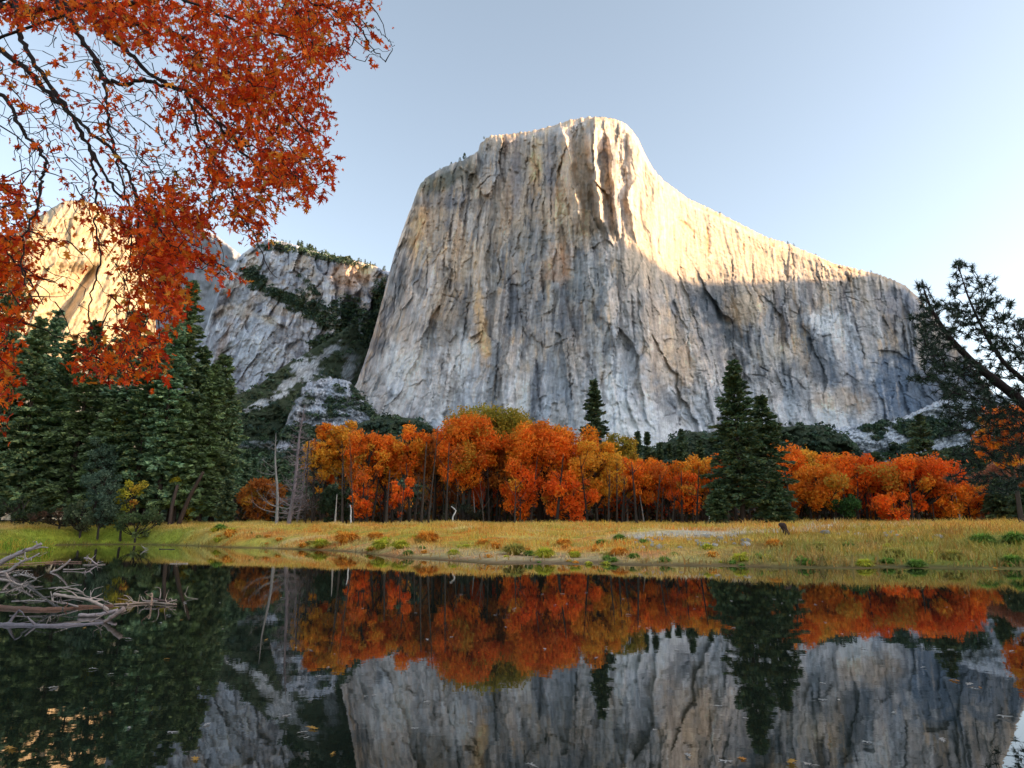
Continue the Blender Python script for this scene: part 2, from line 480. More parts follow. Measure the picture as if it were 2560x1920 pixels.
def ec_masks(P, Q):
    if 'd' in EC_M: return EC_M
    r_ = np.random.default_rng(5)
    D_ = np.zeros(P.shape); B_ = np.zeros(P.shape); W_ = np.zeros(P.shape); S_ = np.zeros(P.shape); O_ = np.zeros(P.shape); X_ = np.zeros(P.shape)
    for pts, w in EC_DARK: stroke(D_, P, Q, pts, w * .72)
    for pts, w in EC_BROWN: stroke(B_, P, Q, pts, w)
    for pts, w in EC_PALE: stroke(W_, P, Q, pts, w)
    for k in range(620):                       # water streaks and seams that follow the fall of the wall
        x = r_.uniform(900, 2420); y = r_.uniform(340, 1120); L = r_.uniform(25, 170); s = float(np.interp(x, LSX, LSV)) + r_.normal(0, .04)
        if 1545 < x < 2150 and y < 700 and r_.random() < .75: continue
        t = r_.random(); w = r_.uniform(1.0, 3.6) * (1.5 if r_.random() < .15 else 1)
        M = S_ if t < .42 else (W_ if t < .72 else (O_ if t < .84 else D_))
        if M is D_: w *= .6; L *= .8
        stroke(M, P, Q, [(x, y), (x + s * L * .5 + r_.normal(0, 2), y + L * .5), (x + s * L, y + L)], w, r_.uniform(.4, .95))
    for k in range(260):                       # short flakes, roofs and arcs
        x = r_.uniform(920, 2400); y = r_.uniform(380, 1130); L = r_.uniform(8, 38); an = r_.normal(-.25, .7)
        if 1545 < x < 2000 and y < 720 and r_.random() < .8: continue
        c, s = math.cos(an), math.sin(an)
        stroke(X_, P, Q, [(x, y), (x + c * L * .5, y + s * L * .5 - L * .16), (x + c * L, y + s * L)], r_.uniform(1.0, 2.2), r_.uniform(.5, 1))
    EC_M.update(d=D_, b=B_, w=W_, s=S_, o=O_, x=X_)
    return EC_M


def ec_disp(P, Q, D):
    u = ec_u(P, Q); M = ec_masks(P, Q)
    d = (26 * fbm(u / 130, Q / 800, 3, 11) + 11 * fbm(u / 36, Q / 320, 3, 12)) * (1 - .4 * sstep(1560, 1700, P)) + 5 * fbm(u / 11, Q / 100, 3, 13)
    d += 7 * fbm(P / 34, Q / 34, 4, 14) * (0.45 + .8 * sstep(760, 1000, Q)) + 2.5 * fbm(P / 7, Q / 8, 3, 15)
    wx = 10 * fbm(P / 40, Q / 50, 3, 16); wy = 16 * fbm(P / 50, Q / 60, 3, 17)
    f1, _t = facets((u + wx) / 62, (Q + wy) / 230, 300, 2.2); f2, _t = facets((u + wx) / 24, (Q + wy) / 105, 310, 2.4); f3, _t = facets((u + wx * .5) / 9, (Q + wy * .5) / 24, 320, 2.2)
    hd = sstep(1545, 1600, P) * (1 - sstep(640, 760, Q)) * (1 - sstep(1900, 2000, P))
    rt = sstep(1560, 1700, P)
    d += 24 * f1 * (1 - .85 * hd) * (1 - .45 * rt) + 7.5 * f2 * (1 - .7 * hd) + 2.8 * f3 * (1 - .4 * hd)
    d += 9 * M['d'] + 6 * M['b'] + 5 * M['x'] - 2 * M['w']
    d -= 26 * np.exp(-(((P - 1250) / 300) ** 2 + ((Q - 1060) / 130) ** 2))
    d += 22 * np.exp(-(((P - 1690) / 40) ** 2 + ((Q - 1010) / 80) ** 2))
    d += 13 * np.exp(-(((P - .35 * (Q - 760) - 1790) / 42) ** 2)) * sstep(690, 800, Q) * (1 - sstep(930, 1010, Q))
    for cx, w, am, y0, y1, sl in [(1426, 30, 120, 318, 592, .17), (1486, 26, 105, 322, 590, .13), (1530, 20, 70, 335, 608, .08)]:
        c = cx + sl * (Q - 420) + 12 * fbm(Q / 60, Q * 0 + cx, 3, 7)
        t = (P - c) / w
        saw = np.where(t < 0, np.clip(1 + t / 0.75, 0, 1), np.clip(1 - t / .6, 0, 1))
        d -= am * 0.6 * saw * sstep(y0 - 12, y0 + 40, Q) * (1 - sstep(y1 - 60, y1, Q))
    k = sstep(1545, 1600, P) * (1 - sstep(640, 760, Q)) * (1 - sstep(2000, 2100, P))
    return d * (1 - 0.45 * k)


def ec_col(P, Q, D):
    u = ec_u(P, Q); M = ec_masks(P, Q)
    n1 = fbm(u / 24, Q / 300, 4, 31, .6); n2 = fbm(u / 6.5, Q / 130, 4, 32, .6); n3 = fbm(P / 120, Q / 150, 4, 33); n4 = fbm(P / 12, Q / 12, 4, 34, .65); n5 = fbm(P / 45, Q / 60, 4, 40)
    c = np.ones(P.shape + (3,)) * g3(.33, .33, .34)
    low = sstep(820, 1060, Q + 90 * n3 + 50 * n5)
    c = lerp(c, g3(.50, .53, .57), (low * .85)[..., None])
    warm = np.clip(sstep(-.15, .30, n3 + .45 * n1 + .3 * n5 + .10) * (1 - low * .8), 0, 1)
    c = lerp(c, g3(.47, .39, .305), (warm * .62)[..., None])
    c = lerp(c, g3(.58, .40, .22), (sstep(.10, .32, fbm(u / 15, Q / 190, 3, 35)) * sstep(-.08, .22, fbm(P / 110, Q / 90, 3, 36)) * (1 - low) * .5)[..., None])
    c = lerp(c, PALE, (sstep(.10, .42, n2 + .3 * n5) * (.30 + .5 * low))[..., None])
    c = lerp(c, g3(.12, .13, .155), (sstep(.04, .34, n1 + .25 * n5) * .8 * (1 - .45 * low))[..., None])
    c = lerp(c, g3(.13, .14, .16), (sstep(.08, .34, n5 - .1 * n2) * .6 * (1 - .3 * low))[..., None])
    nz = fbm(P / 22, Q / 26, 4, 39)
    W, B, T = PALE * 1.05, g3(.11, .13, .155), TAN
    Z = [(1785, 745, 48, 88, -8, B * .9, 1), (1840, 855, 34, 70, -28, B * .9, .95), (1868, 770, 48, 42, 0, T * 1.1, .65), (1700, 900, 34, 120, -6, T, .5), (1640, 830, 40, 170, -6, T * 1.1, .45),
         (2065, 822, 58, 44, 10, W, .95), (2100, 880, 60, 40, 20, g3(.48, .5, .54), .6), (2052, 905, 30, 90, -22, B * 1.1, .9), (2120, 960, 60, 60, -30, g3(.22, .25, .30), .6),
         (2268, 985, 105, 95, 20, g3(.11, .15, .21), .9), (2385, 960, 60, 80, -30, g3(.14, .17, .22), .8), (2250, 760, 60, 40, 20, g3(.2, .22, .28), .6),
         (2100, 1010, 70, 38, 0, T * 1.05, .5), (2020, 1040, 120, 26, 6, W, .55), (1960, 965, 70, 26, 28, B * 1.5, .55), (1930, 880, 50, 30, 0, g3(.5, .47, .42), .5),
         (1668, 1010, 26, 38, 0, B, .7), (1600, 1080, 90, 60, 40, W, .8), (1545, 1010, 22, 150, -4, W, .6), (1500, 870, 10, 80, 2, W, .5), (1410, 950, 60, 130, 10, g3(.23, .25, .28), .5),
         (1480, 700, 70, 60, 0, g3(.24, .27, .30), .6), (1240, 960, 26, 120, 4, g3(.2, .19, .18), .6), (1340, 1000, 16, 90, 0, g3(.2, .2, .22), .6), (1320, 760, 30, 60, 10, g3(.2, .21, .24), .55), (1330, 600, 60, 30, 0, g3(.18, .2, .22), .55),
         (1046, 560, 16, 60, 12, OCHRE * 1.05, .8), (1090, 560, 26, 80, 6, TAN, .55), (1150, 640, 18, 90, 2, TAN * 1.1, .5), (1270, 520, 60, 90, 0, TAN * 1.1, .35), (1340, 410, 14, 60, 0, OCHRE * 1.15, .75),
         (1370, 520, 26, 60, 0, TAN * 1.15, .5), (1440, 480, 60, 130, 0, TAN * 1.2, .5), (1290, 440, 14, 90, 0, g3(.2, .2, .25), .5), (1375, 440, 14, 80, 0, g3(.18, .18, .22), .5), (1400, 660, 30, 50, 10, g3(.5, .33, .22), .65), (1205, 820, 14, 90, -8, g3(.55, .38, .2), .7), (1190, 700, 8, 90, 0, OCHRE, .6),
         (1130, 830, 38, 60, 18, g3(.24, .23, .22), .6), (1150, 890, 30, 60, 12, W, .75), (1000, 720, 12, 50, 14, B, .65), (960, 930, 30, 70, 20, W, .6), (1040, 930, 60, 80, 20, W, .5), (1010, 800, 30, 60, 12, g3(.24, .24, .25), .4),
         (1450, 400, 26, 60, 0, TAN * 1.2, .4), (1100, 455, 80, 26, -30, g3(.12, .13, .11), .85), (1170, 430, 26, 40, 0, g3(.15, .15, .14), .7), (1100, 500, 60, 20, 0, g3(.2, .2, .22), .6), (1560, 760, 60, 80, 0, g3(.40, .38, .37), .4), (1600, 640, 60, 60, 0, g3(.46, .40, .33), .5)]
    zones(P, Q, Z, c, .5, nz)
    wx = 10 * fbm(P / 40, Q / 50, 3, 16); wy = 16 * fbm(P / 50, Q / 60, 3, 17)
    _f, t1 = facets((u + wx) / 62, (Q + wy) / 230, 300, 2.2); _f, t2 = facets((u + wx) / 24, (Q + wy) / 105, 310, 2.4); _f, t3 = facets((u + wx * .5) / 9, (Q + wy * .5) / 24, 320, 2.2)
    c = c * (1 + .30 * t1 + .30 * t2 + .22 * t3)[..., None] * (1 + (t2 * .14)[..., None] * np.array([1, 0, -1]))
    c = lerp(c, g3(.14, .15, .18), (M['s'] * .62)[..., None])
    c = lerp(c, g3(.60, .42, .24), (M['o'] * .55 * (1 - .7 * low))[..., None])
    c = lerp(c, g3(.66, .66, .68), (M['w'] * .55)[..., None])
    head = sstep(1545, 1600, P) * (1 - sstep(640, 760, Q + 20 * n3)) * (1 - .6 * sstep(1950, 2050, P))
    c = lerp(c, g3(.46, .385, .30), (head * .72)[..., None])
    c = lerp(c, g3(.34, .20, .10), (M['b'] * .85)[..., None])
    c *= (1 + .34 * n4 + .22 * n2 * (1 - .4 * head))[..., None]
    c = lerp(c, g3(.06, .06, .07), (M['d'] * .72)[..., None])
    c = lerp(c, g3(.12, .11, .11), (M['x'] * .35)[..., None])
    c = lerp(c, g3(.44, .33, .22), ((1 - sstep(2, 14, D + 6 * n4)) * .6 * sstep(1180, 1220, P))[..., None])
    return np.clip(c * np.array([1.56, 1.48, 1.42]), .03, .85)


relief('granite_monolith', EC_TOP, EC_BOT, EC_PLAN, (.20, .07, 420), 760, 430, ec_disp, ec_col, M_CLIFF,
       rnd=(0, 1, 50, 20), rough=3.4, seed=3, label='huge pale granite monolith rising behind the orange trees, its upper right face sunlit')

# --- grey cliff to its left
LC_TOP = [(470, 1000), (478, 930), (500, 860), (528, 780), (560, 690), (600, 640), (642, 608), (670, 598), (700, 602), (740, 613), (790, 630), (842, 641), (900, 654), (935, 664), (960, 676), (1010, 688), (1120, 700)]
LC_BOT = [(470, 1060), (700, 1060), (1120, 1060)]
LC_PLAN = [(470, 2120), (520, 2060), (640, 1940), (800, 1790), (900, 1690), (960, 1650), (1120, 1600)]


def lc_u(P, Q):
    return P + .32 * (Q - 700) * sstep(900, 560, P) + 12 * fbm(P / 60, Q / 80, 3, 55)


def lc_veg(P, Q):
    nz = fbm(P / 20, Q / 14, 4, 61)
    k = np.zeros(P.shape)
    for (cx, cy, rx, ry, an, st) in [(640, 700, 50, 20, 40, .9), (720, 750, 90, 18, 28, 1), (800, 790, 90, 26, 34, .8), (880, 800, 60, 40, 40, .7), (950, 780, 26, 90, 10, 1), (870, 860, 90, 40, 0, 1),
                                     (800, 640, 120, 8, 14, .7), (690, 622, 60, 7, 8, .5), (560, 880, 40, 8, -50, .4), (780, 720, 40, 8, 50, .5)]:
        ca, sa = math.cos(R(an)), math.sin(R(an)); dx, dy = P - cx, Q - cy
        r = np.hypot((dx * ca + dy * sa) / rx, (-dx * sa + dy * ca) / ry) + nz * 1.1
        k = np.maximum(k, (1 - sstep(.7, 1.15, r)) * st)
    return k


def lc_disp(P, Q, D):
    u = lc_u(P, Q)
    d = 40 * fbm(u / 80, Q / 300, 3, 51) + 18 * fbm(u / 24, Q / 110, 3, 52) + 9 * fbm(P / 12, Q / 16, 4, 53)
    d += 60 * sstep(730, 860, Q) * sstep(720, 900, P) * 0 + 90 * np.exp(-((P - 940) / 60) ** 2) * sstep(650, 800, Q)
    f1, _t = facets(u / 34, (Q + .3 * P) / 60, 330, 2.4); f2, _t = facets(u / 13, (Q + .3 * P) / 22, 340, 2.4)
    return d + 12 * fbm(P / 26, Q / 20, 4, 54) + 24 * f1 + 9 * f2


def lc_col(P, Q, D):
    u = lc_u(P, Q)
    n1 = fbm(u / 16, Q / 90, 4, 56); n2 = fbm(u / 6, Q / 40, 4, 57); n3 = fbm(P / 60, Q / 60, 4, 58); n4 = fbm(P / 8, Q / 8, 3, 59)
    c = np.ones(P.shape + (3,)) * g3(.33, .34, .38)
    c = lerp(c, g3(.54, .55, .60), sstep(-.05, .35, n3 + n2 * .6)[..., None] * .8)
    c = lerp(c, g3(.16, .17, .21), sstep(.05, .33, n1)[..., None] * .7)
    c = lerp(c, g3(.52, .42, .32), (sstep(.0, .3, fbm(P / 50, Q / 40, 3, 60)) * sstep(880, 740, Q) * .55)[..., None])
    zones(P, Q, [(880, 690, 46, 34, 0, g3(.55, .36, .24), .7), (915, 672, 20, 14, 0, g3(.62, .5, .3), .7), (680, 800, 26, 12, 20, g3(.55, .48, .36), .5), (560, 860, 10, 60, 18, g3(.5, .38, .32), .5),
                     (620, 770, 8, 50, 20, g3(.55, .44, .36), .5), (650, 880, 60, 60, 0, g3(.5, .54, .6), .5)], c, .5, n3)
    c = lerp(c, g3(.035, .055, .03), np.clip(lc_veg(P, Q) * 1.1, 0, 1)[..., None] * .95)
    ck = np.clip(ridged(u / 24, Q / 120, 62) - .9, 0, 1) / .1
    c = lerp(c, g3(.08, .08, .1), (ck * .35 * sstep(0, .3, n3))[..., None])
    _f, t1 = facets(u / 34, (Q + .3 * P) / 60, 330, 2.4); _f, t2 = facets(u / 13, (Q + .3 * P) / 22, 340, 2.4)
    return np.clip(c * 1.32 * (1 + .4 * n4 + .2 * n2 + .25 * t1 + .3 * t2)[..., None], .02, .8)


_, LCV, LCP, LCQ, _c = relief('grey_cliff', LC_TOP, LC_BOT, LC_PLAN, (.16, .08, 500), 400, 300, lc_disp, lc_col, M_CLIFF, rnd=(0, 1, 50, 12), rough=1.8, seed=9,
                              label='shaded blue grey cliff with a tree lined rim left of the monolith')

# --- farther grey slope behind the hanging leaves
FS_TOP = [(300, 600), (340, 572), (380, 556), (430, 548), (480, 560), (540, 588), (600, 635), (700, 760)]
relief('far_slope', FS_TOP, [(330, 1000), (700, 1000)], [(330, 2900), (700, 2300)], (.25, .2, 400), 120, 120,
       lambda P, Q, D: 60 * fbm(P / 50, Q / 60, 4, 71), lambda P, Q, D: np.clip((np.ones(P.shape + (3,)) * g3(.30, .31, .34)) * (1 + .5 * fbm(P / 20, Q / 30, 4, 72))[..., None], .05, .6),
       M_CLIFF, rnd=(0, 1, 60, 20), seed=17, label='distant shaded grey slope between the sunlit dome and the grey cliff')

# --- sunlit rock on the left
SR_TOP = [(-120, 700), (-40, 640), (30, 590), (90, 545), (130, 520), (160, 502), (200, 500), (240, 510), (275, 535), (310, 560), (345, 600), (370, 650), (385, 740), (392, 860), (396, 930)]
SR_PLAN = [(-120, 900), (60, 960), (180, 1010), (300, 1080), (380, 1150), (400, 1180)]


def sr_disp(P, Q, D):
    w = P + .55 * (Q - 600)
    f1, _t = facets(w / 30, (Q - .3 * P) / 90, 350, 2)
    d = 14 * fbm(w / 60, Q / 120, 3, 81) + 5 * fbm(w / 14, Q / 70, 3, 82) + 12 * f1 + 3 * fbm(P / 9, Q / 12, 4, 86)
    t = (P - (238 - .62 * (Q - 680)))          # a big leaning corner whose left wall stays in shade
    k = sstep(650, 690, Q) * (1 - sstep(820, 880, Q))
    d -= 34 * np.clip(1 - np.abs(t + 8) / 26, 0, 1) * k * 0
    d += 46 * sstep(-13, 13, -t) * k * np.exp(-np.clip(-t - 13, 0, None) / 70)
    return d


def sr_col(P, Q, D):
    w = P + .55 * (Q - 600)
    c = np.ones(P.shape + (3,)) * g3(.46, .37, .25)
    c = lerp(c, g3(.38, .27, .17), sstep(.08, .4, fbm(w / 10, Q / 60, 4, 83))[..., None] * .6)
    c = lerp(c, g3(.52, .44, .33), sstep(.0, .35, fbm(P / 60, Q / 70, 3, 84))[..., None] * .6)
    _f, t1 = facets((w) / 30, (Q - .3 * P) / 90, 350, 2)
    return np.clip(c * (1 + .35 * fbm(P / 10, Q / 10, 3, 85) + .25 * t1)[..., None], .05, .8)


_, SRV, SRP, SRQ, _c = relief('sunlit_dome', SR_TOP, [(-120, 1300), (400, 1300)], SR_PLAN, (.30, .25, 500), 260, 240, sr_disp, sr_col, M_CLIFF, rnd=(0, 1, 60, 40), rough=1.5, seed=21,
                              label='warm sunlit granite dome behind the dark conifers at the left')

# --- the valley wall outside the picture (to the right) whose shadow fills the valley; its crest follows from the shadow edge
RX = 2300.0


def crest(px, py, Y):
    p = pt(px, py, Y); t = (RX - p[0]) / SDIR[0]; q = p + SDIR * t
    return q[1], q[2]


CR = []
for (px_, py_, Yo) in [(396, 905, 1160), (330, 900, 1100), (250, 880, 1080), (170, 862, 1030), (60, 830, 985)]:
    CR.append(crest(px_, py_, Yo))
for (px_, py_) in [(1500, 560), (1540, 578), (1570, 598), (1600, 622), (1630, 648), (1660, 676), (1690, 696), (1720, 704), (1780, 708), (1850, 708), (1920, 706), (1990, 705), (2050, 704), (2100, 700), (2150, 690), (2190, 677)]:
    e_ = float(ae(px_, py_)[1]); Yb_ = np.interp(px_, [p[0] for p in EC_PLAN], [p[1] for p in EC_PLAN])
    CR.append(crest(px_, py_, (Yb_ + (.20 - .07) * 420) / (1 - .07 * e_)))
CR = sorted(CR)
CR = [(-2600, 250), (-1800, 480), (-900, 760), (-300, 800), (150, 880), (300, 1150)] + CR + [(1360, 1085), (1500, 1110), (1700, 1000), (1900, 850)]
CR = sorted(CR)
ys_ = np.linspace(-2600, 1900, 500); zs_ = np.interp(ys_, [c[0] for c in CR], [c[1] for c in CR])
zs_ = zs_ + 5 * fbm(ys_ / 50, ys_ * 0, 4, 91)
prof = [(-620, -.02), (-560, .06), (-420, .22), (-300, .40), (-230, .62), (-120, .82), (-50, .93), (0, 1.0), (60, .985), (260, .9), (700, .6), (1200, .2), (1500, -.02)]
G_ = []; C_ = []
for dx_, k_ in prof:
    dxx = dx_ + (60 * fbm(ys_ / 160, ys_ * 0 + dx_, 3, 92) if dx_ != 0 else 0)
    zz_ = zs_ * k_ + (18 * fbm(ys_ / 60, ys_ * 0 + dx_, 3, 93) if dx_ != 0 else 0)
    G_.append(np.stack([RX + dxx + 0 * ys_, ys_, np.minimum(zz_, zs_)], -1))
    C_.append(np.clip(np.ones((len(ys_), 3)) * (g3(.33, .33, .34) if k_ > .35 else g3(.06, .08, .05)) * (1 + .3 * fbm(ys_ / 40, ys_ * 0 + dx_, 3, 94))[:, None], .02, .6))
G_ = np.array(G_); C_ = np.array(C_)
n_, m_ = G_.shape[:2]
i_ = np.arange(n_ - 1)[:, None] * m_; j_ = np.arange(m_ - 1)[None, :]
F_ = np.stack([i_ + j_, i_ + j_ + 1, i_ + m_ + j_ + 1, i_ + m_ + j_], -1).reshape(-1, 4)
tag(link('valley_wall', make_mesh('valley_wall', G_.reshape(-1, 3), F_, M_CLIFF, C_.reshape(-1, 3), True)), 'steep rock wall closing the valley on the right', kind='structure')

# ---------------------------------------------------------------- talus and wooded slopes under the walls
DG = g3(.055, .072, .042)


def blot(P, Q, lst, seed=0, amp=1.0):
    nz = fbm(P / 22, Q / 12, 4, seed); k = np.zeros(np.shape(P))
    for (cx, cy, rx, ry, an, st) in lst:
        ca, sa = math.cos(R(an)), math.sin(R(an)); dx, dy = P - cx, Q - cy
        r = np.hypot((dx * ca + dy * sa) / rx, (-dx * sa + dy * ca) / ry) + nz * amp
        k = np.maximum(k, (1 - sstep(.8, 1.1, r)) * st)
    return k


def talus(name, top, plan, veg, seed, label, rock=(.50, .53, .56), lean=.8, nu=300, nv=140, botq=1318, mat=None):
    def dd(P, Q, D): return 34 * fbm(P / 60, Q / 40, 4, seed) + 12 * fbm(P / 9, Q / 7, 4, seed + 1, .65)

    def cc(P, Q, D):
        n4 = fbm(P / 5, Q / 4, 3, seed + 2); n1 = fbm(P / 30, Q / 18, 4, seed + 3)
        c = np.ones(P.shape + (3,)) * np.array(rock)
        c = lerp(c, g3(.20, .22, .25), (sstep(.0, .35, n1) * .6)[..., None])
        c = c * (1 + 1.0 * n4)[..., None]
        k = veg(P, Q)
        return np.clip(lerp(c, DG, np.clip(k * 1.2, 0, 1)[..., None]), .015, .75)
    return relief(name, top, [(-400, botq), (3000, botq)], plan, (lean, lean, 400), nu, nv, dd, cc, M_TALUS, rnd=(0, 1, 25, 14), rough=(4.5 if 'apron' in name or 'field' in name else 2.0), seed=seed, back=(30, 120, 300), drop=(10, 60, 140), label=label)


SL = []
vegA = lambda P, Q: np.clip(1 - blot(P, Q, [(665, 1005, 70, 9, -24, 1), (640, 1012, 40, 6, -30, 1), (765, 925, 40, 30, 20, 1), (820, 880, 40, 10, -35, .8), (870, 930, 16, 50, 10, .6), (560, 1040, 60, 8, -10, .7), (720, 960, 34, 12, -30, .9), (640, 1110, 60, 12, 0, .5), (880, 900, 40, 20, 60, .3), (600, 975, 40, 6, 0, .3)], 101, .9), 0, 1)
SL.append((talus('wooded_slope', [(-260, 1000), (100, 960), (300, 940), (400, 985), (470, 995), (546, 986), (600, 984), (644, 965), (686, 932), (725, 905), (758, 886), (807, 858), (850, 832), (890, 795), (925, 762), (950, 742), (985, 750), (1040, 830)],
                 [(-260, 1000), (380, 1060), (700, 1150), (850, 1330), (940, 1450), (1040, 1500)], vegA, 101, 'dark wooded slope climbing into the gully between the two cliffs', nu=360), vegA, 2600, 4.2))
vegB = lambda P, Q: blot(P, Q, [(905, 985, 20, 40, -40, 1), (930, 1030, 30, 12, 30, 1), (770, 1000, 16, 20, 0, .5), (828, 1020, 8, 22, 10, .9), (760, 1085, 90, 22, 0, 1), (880, 1090, 80, 20, 0, 1), (860, 1010, 60, 20, 0, .5), (735, 985, 14, 50, 20, .9), (790, 945, 40, 7, -15, .8), (900, 960, 20, 24, 0, .9), (800, 1040, 60, 8, 0, .6), (850, 975, 20, 10, 30, .6)], 103, 1.2)
SL.append((talus('boulder_apron', [(690, 1120), (715, 1060), (728, 1020), (740, 985), (758, 966), (780, 950), (800, 936), (830, 944), (872, 952), (900, 985), (925, 1015), (945, 1040), (990, 1070), (1060, 1110), (1150, 1140)],
                 [(690, 1000), (1150, 1040)], vegB, 103, 'pale boulder apron at the left foot of the monolith', rock=(.43, .46, .52), nu=240, nv=160), vegB, 700, 2.6))
vegC = lambda P, Q: np.ones(np.shape(P))
SL.append((talus('wooded_hump', [(560, 1180), (700, 1130), (800, 1100), (870, 1072), (905, 1055), (937, 1044), (969, 1040), (1034, 1046), (1060, 1056), (1090, 1072), (1140, 1100), (1250, 1130), (1450, 1150), (1560, 1118), (1640, 1120), (1696, 1088), (1732, 1078), (1780, 1082),
                                 (1850, 1080), (1949, 1068), (2012, 1062), (2071, 1064), (2078, 1078), (2116, 1086), (2143, 1112), (2165, 1145), (2230, 1180), (2400, 1190), (2700, 1190)],
                 [(560, 640), (1300, 680), (2000, 720), (2700, 760)], vegC, 105, 'dark green scrub covered mounds between the orange trees and the monolith', nu=500, nv=90), vegC, 3600, 2.6))
vegD = lambda P, Q: blot(P, Q, [(2310, 1072, 76, 26, 0, 1), (2195, 1080, 16, 22, 20, .9), (2250, 1132, 40, 20, 0, 1), (2170, 1075, 14, 8, 0, .7), (2215, 1060, 10, 10, 0, .6), (2420, 1150, 80, 26, 0, .7), (2540, 1090, 40, 40, 0, .4)], 107, 1.0)
SL.append((talus('boulder_field', [(1990, 1110), (2060, 1084), (2080, 1070), (2150, 1060), (2205, 1056), (2243, 1048), (2287, 1030), (2341, 1003), (2413, 986), (2480, 984), (2560, 1000), (2760, 1050)],
                 [(1990, 900), (2760, 1000)], vegD, 107, 'pale boulder field with dark shrubs under the right end of the monolith', rock=(.56, .60, .66), nu=300, nv=180), vegD, 900, 3.2))

# scrub and far-off wood on those slopes: masses of small leafy crowns
def scrub(name, label, V, W, count, size, cols, parts=18, flat=.9):
    w = (W > .45).ravel().astype(float)
    Vf = V.reshape(-1, 3)
    w = w * (Vf[:, 2] > 8)
    if w.sum() < 5: return
    idx = rng.choice(len(w), count, p=w / w.sum())
    c0 = Vf[idx] + rng.normal(size=(count, 3)) * [size, size, 0.3]
    sc = size * rng.uniform(.7, 2.1, count)
    cc = np.array(cols)[rng.integers(0, len(cols), count)] * rng.uniform(.65, 1.45, (count, 1))
    C0 = np.repeat(c0, parts, 0); SC = np.repeat(sc, parts)[:, None]
    d = rdir(count * parts); d[:, 2] = np.abs(d[:, 2])
    p = C0 + d * SC * [1, 1, flat]
    U = rdir(count * parts) * SC * .42; W_ = rdir(count * parts) * SC * .36
    mb = MB(); mb.cards(p, U, W_, np.repeat(cc, parts, 0) * rng.uniform(.8, 1.2, (count * parts, 1)))
    tag(link(name, mb.mesh(name, M_NEEDLE)), label, kind='stuff')


GREENS = [(.050, .090, .045), (.065, .105, .050), (.035, .070, .042), (.085, .11, .055), (.045, .08, .06)]
for (o_, V_, P_, Q_, c_), vf, cnt, sz in SL:
    scrub('scrub', 'dark green scrub and far conifers covering the ' + o_.name.split('.')[0].replace('_', ' '), V_, vf(P_, Q_), cnt, sz, GREENS)
scrub('ledge_scrub', 'dark scrub growing on the ledges of the grey cliff', LCV, lc_veg(LCP, LCQ), 2400, 5.0, GREENS, 14)

# ---------------------------------------------------------------- ground
SH = np.array([(-400, 1366), (0, 1366), (250, 1361), (350, 1361), (600, 1369), (870, 1379), (1000, 1394), (1230, 1410), (1560, 1418), (2000, 1419), (2560, 1426), (2900, 1428)], float)
SHA, SHE = ae(SH[:, 0], SH[:, 1]); SHY = -CAMZ / SHE


def shore(a): return np.interp(a, SHA, SHY)


def height(X, Y):
    a = X / np.maximum(Y, 1)
    w = 4.2 * fbm(X / 9, X * 0 + 3, 4, 201, .6) * sstep(.9, .5, np.abs(a))
    ys = shore(a) + w
    d = Y - ys
    full = np.maximum(80 - ys, 12)
    t = np.clip(d / full, 0, 4)
    spit = np.exp(-(((a - 0.0) / .30) ** 2))
    up = lerp(sstep(-.02, .30, t), sstep(.18, .5, t), spit * .8)
    land = .05 + 1.15 * up + .95 * np.clip(t, 0, 1.1) + .12 * fbm(X / 5, Y / 3, 4, 202) * up + .45 * fbm(X / 12, Y / 6, 3, 203) * up * sstep(1.2, .8, t) + .22 * fbm(X / 3.2, Y / 2.2, 3, 206) * up
    land = land + .5 * sstep(90, 200, Y)
    h = np.where(d > 0, land * sstep(0, 3, d) + .01, -.25 - .12 * np.minimum(-d, 14))
    # the photographer's own bank and the banks that run along both sides outside the picture
    nb = np.maximum(sstep(3.0, 1.2, Y + .4 * fbm(X / 2, Y * 0, 3, 204)), 0)
    rb = sstep(0, 3.5, X - (.86 * Y + 2.5)) * (Y < 60)
    lb = sstep(0, 3.0, -X - (.86 * Y + 2.5)) * (Y < 60)
    pe = 1 - sstep(.7, 1.1, np.hypot((X + 37.5) / 7.0, (Y - 47) / 5.0) + .25 * fbm(X / 3, Y / 3, 3, 205))
    h = np.maximum(h, -1.5 + np.maximum(np.maximum(nb, rb), lb) * 2.0)
    h = np.maximum(h, -.9 + pe * 1.25)
    return h


def lines(lo, hi, step, far, g=1.12):
    c = list(np.arange(lo, hi + 1e-6, step)); s = step; x = hi
    while x < far: s *= g; x += s; c.append(x)
    s = step; x = lo; left = []
    while x > -far: s *= g; x -= s; left.append(x)
    return np.array(left[::-1] + c)


gx = lines(-75, 85, .45, 9000); gy = lines(-2, 92, .35, 9000)
GX, GY = np.meshgrid(gx, gy)
GZ = height(GX, GY)


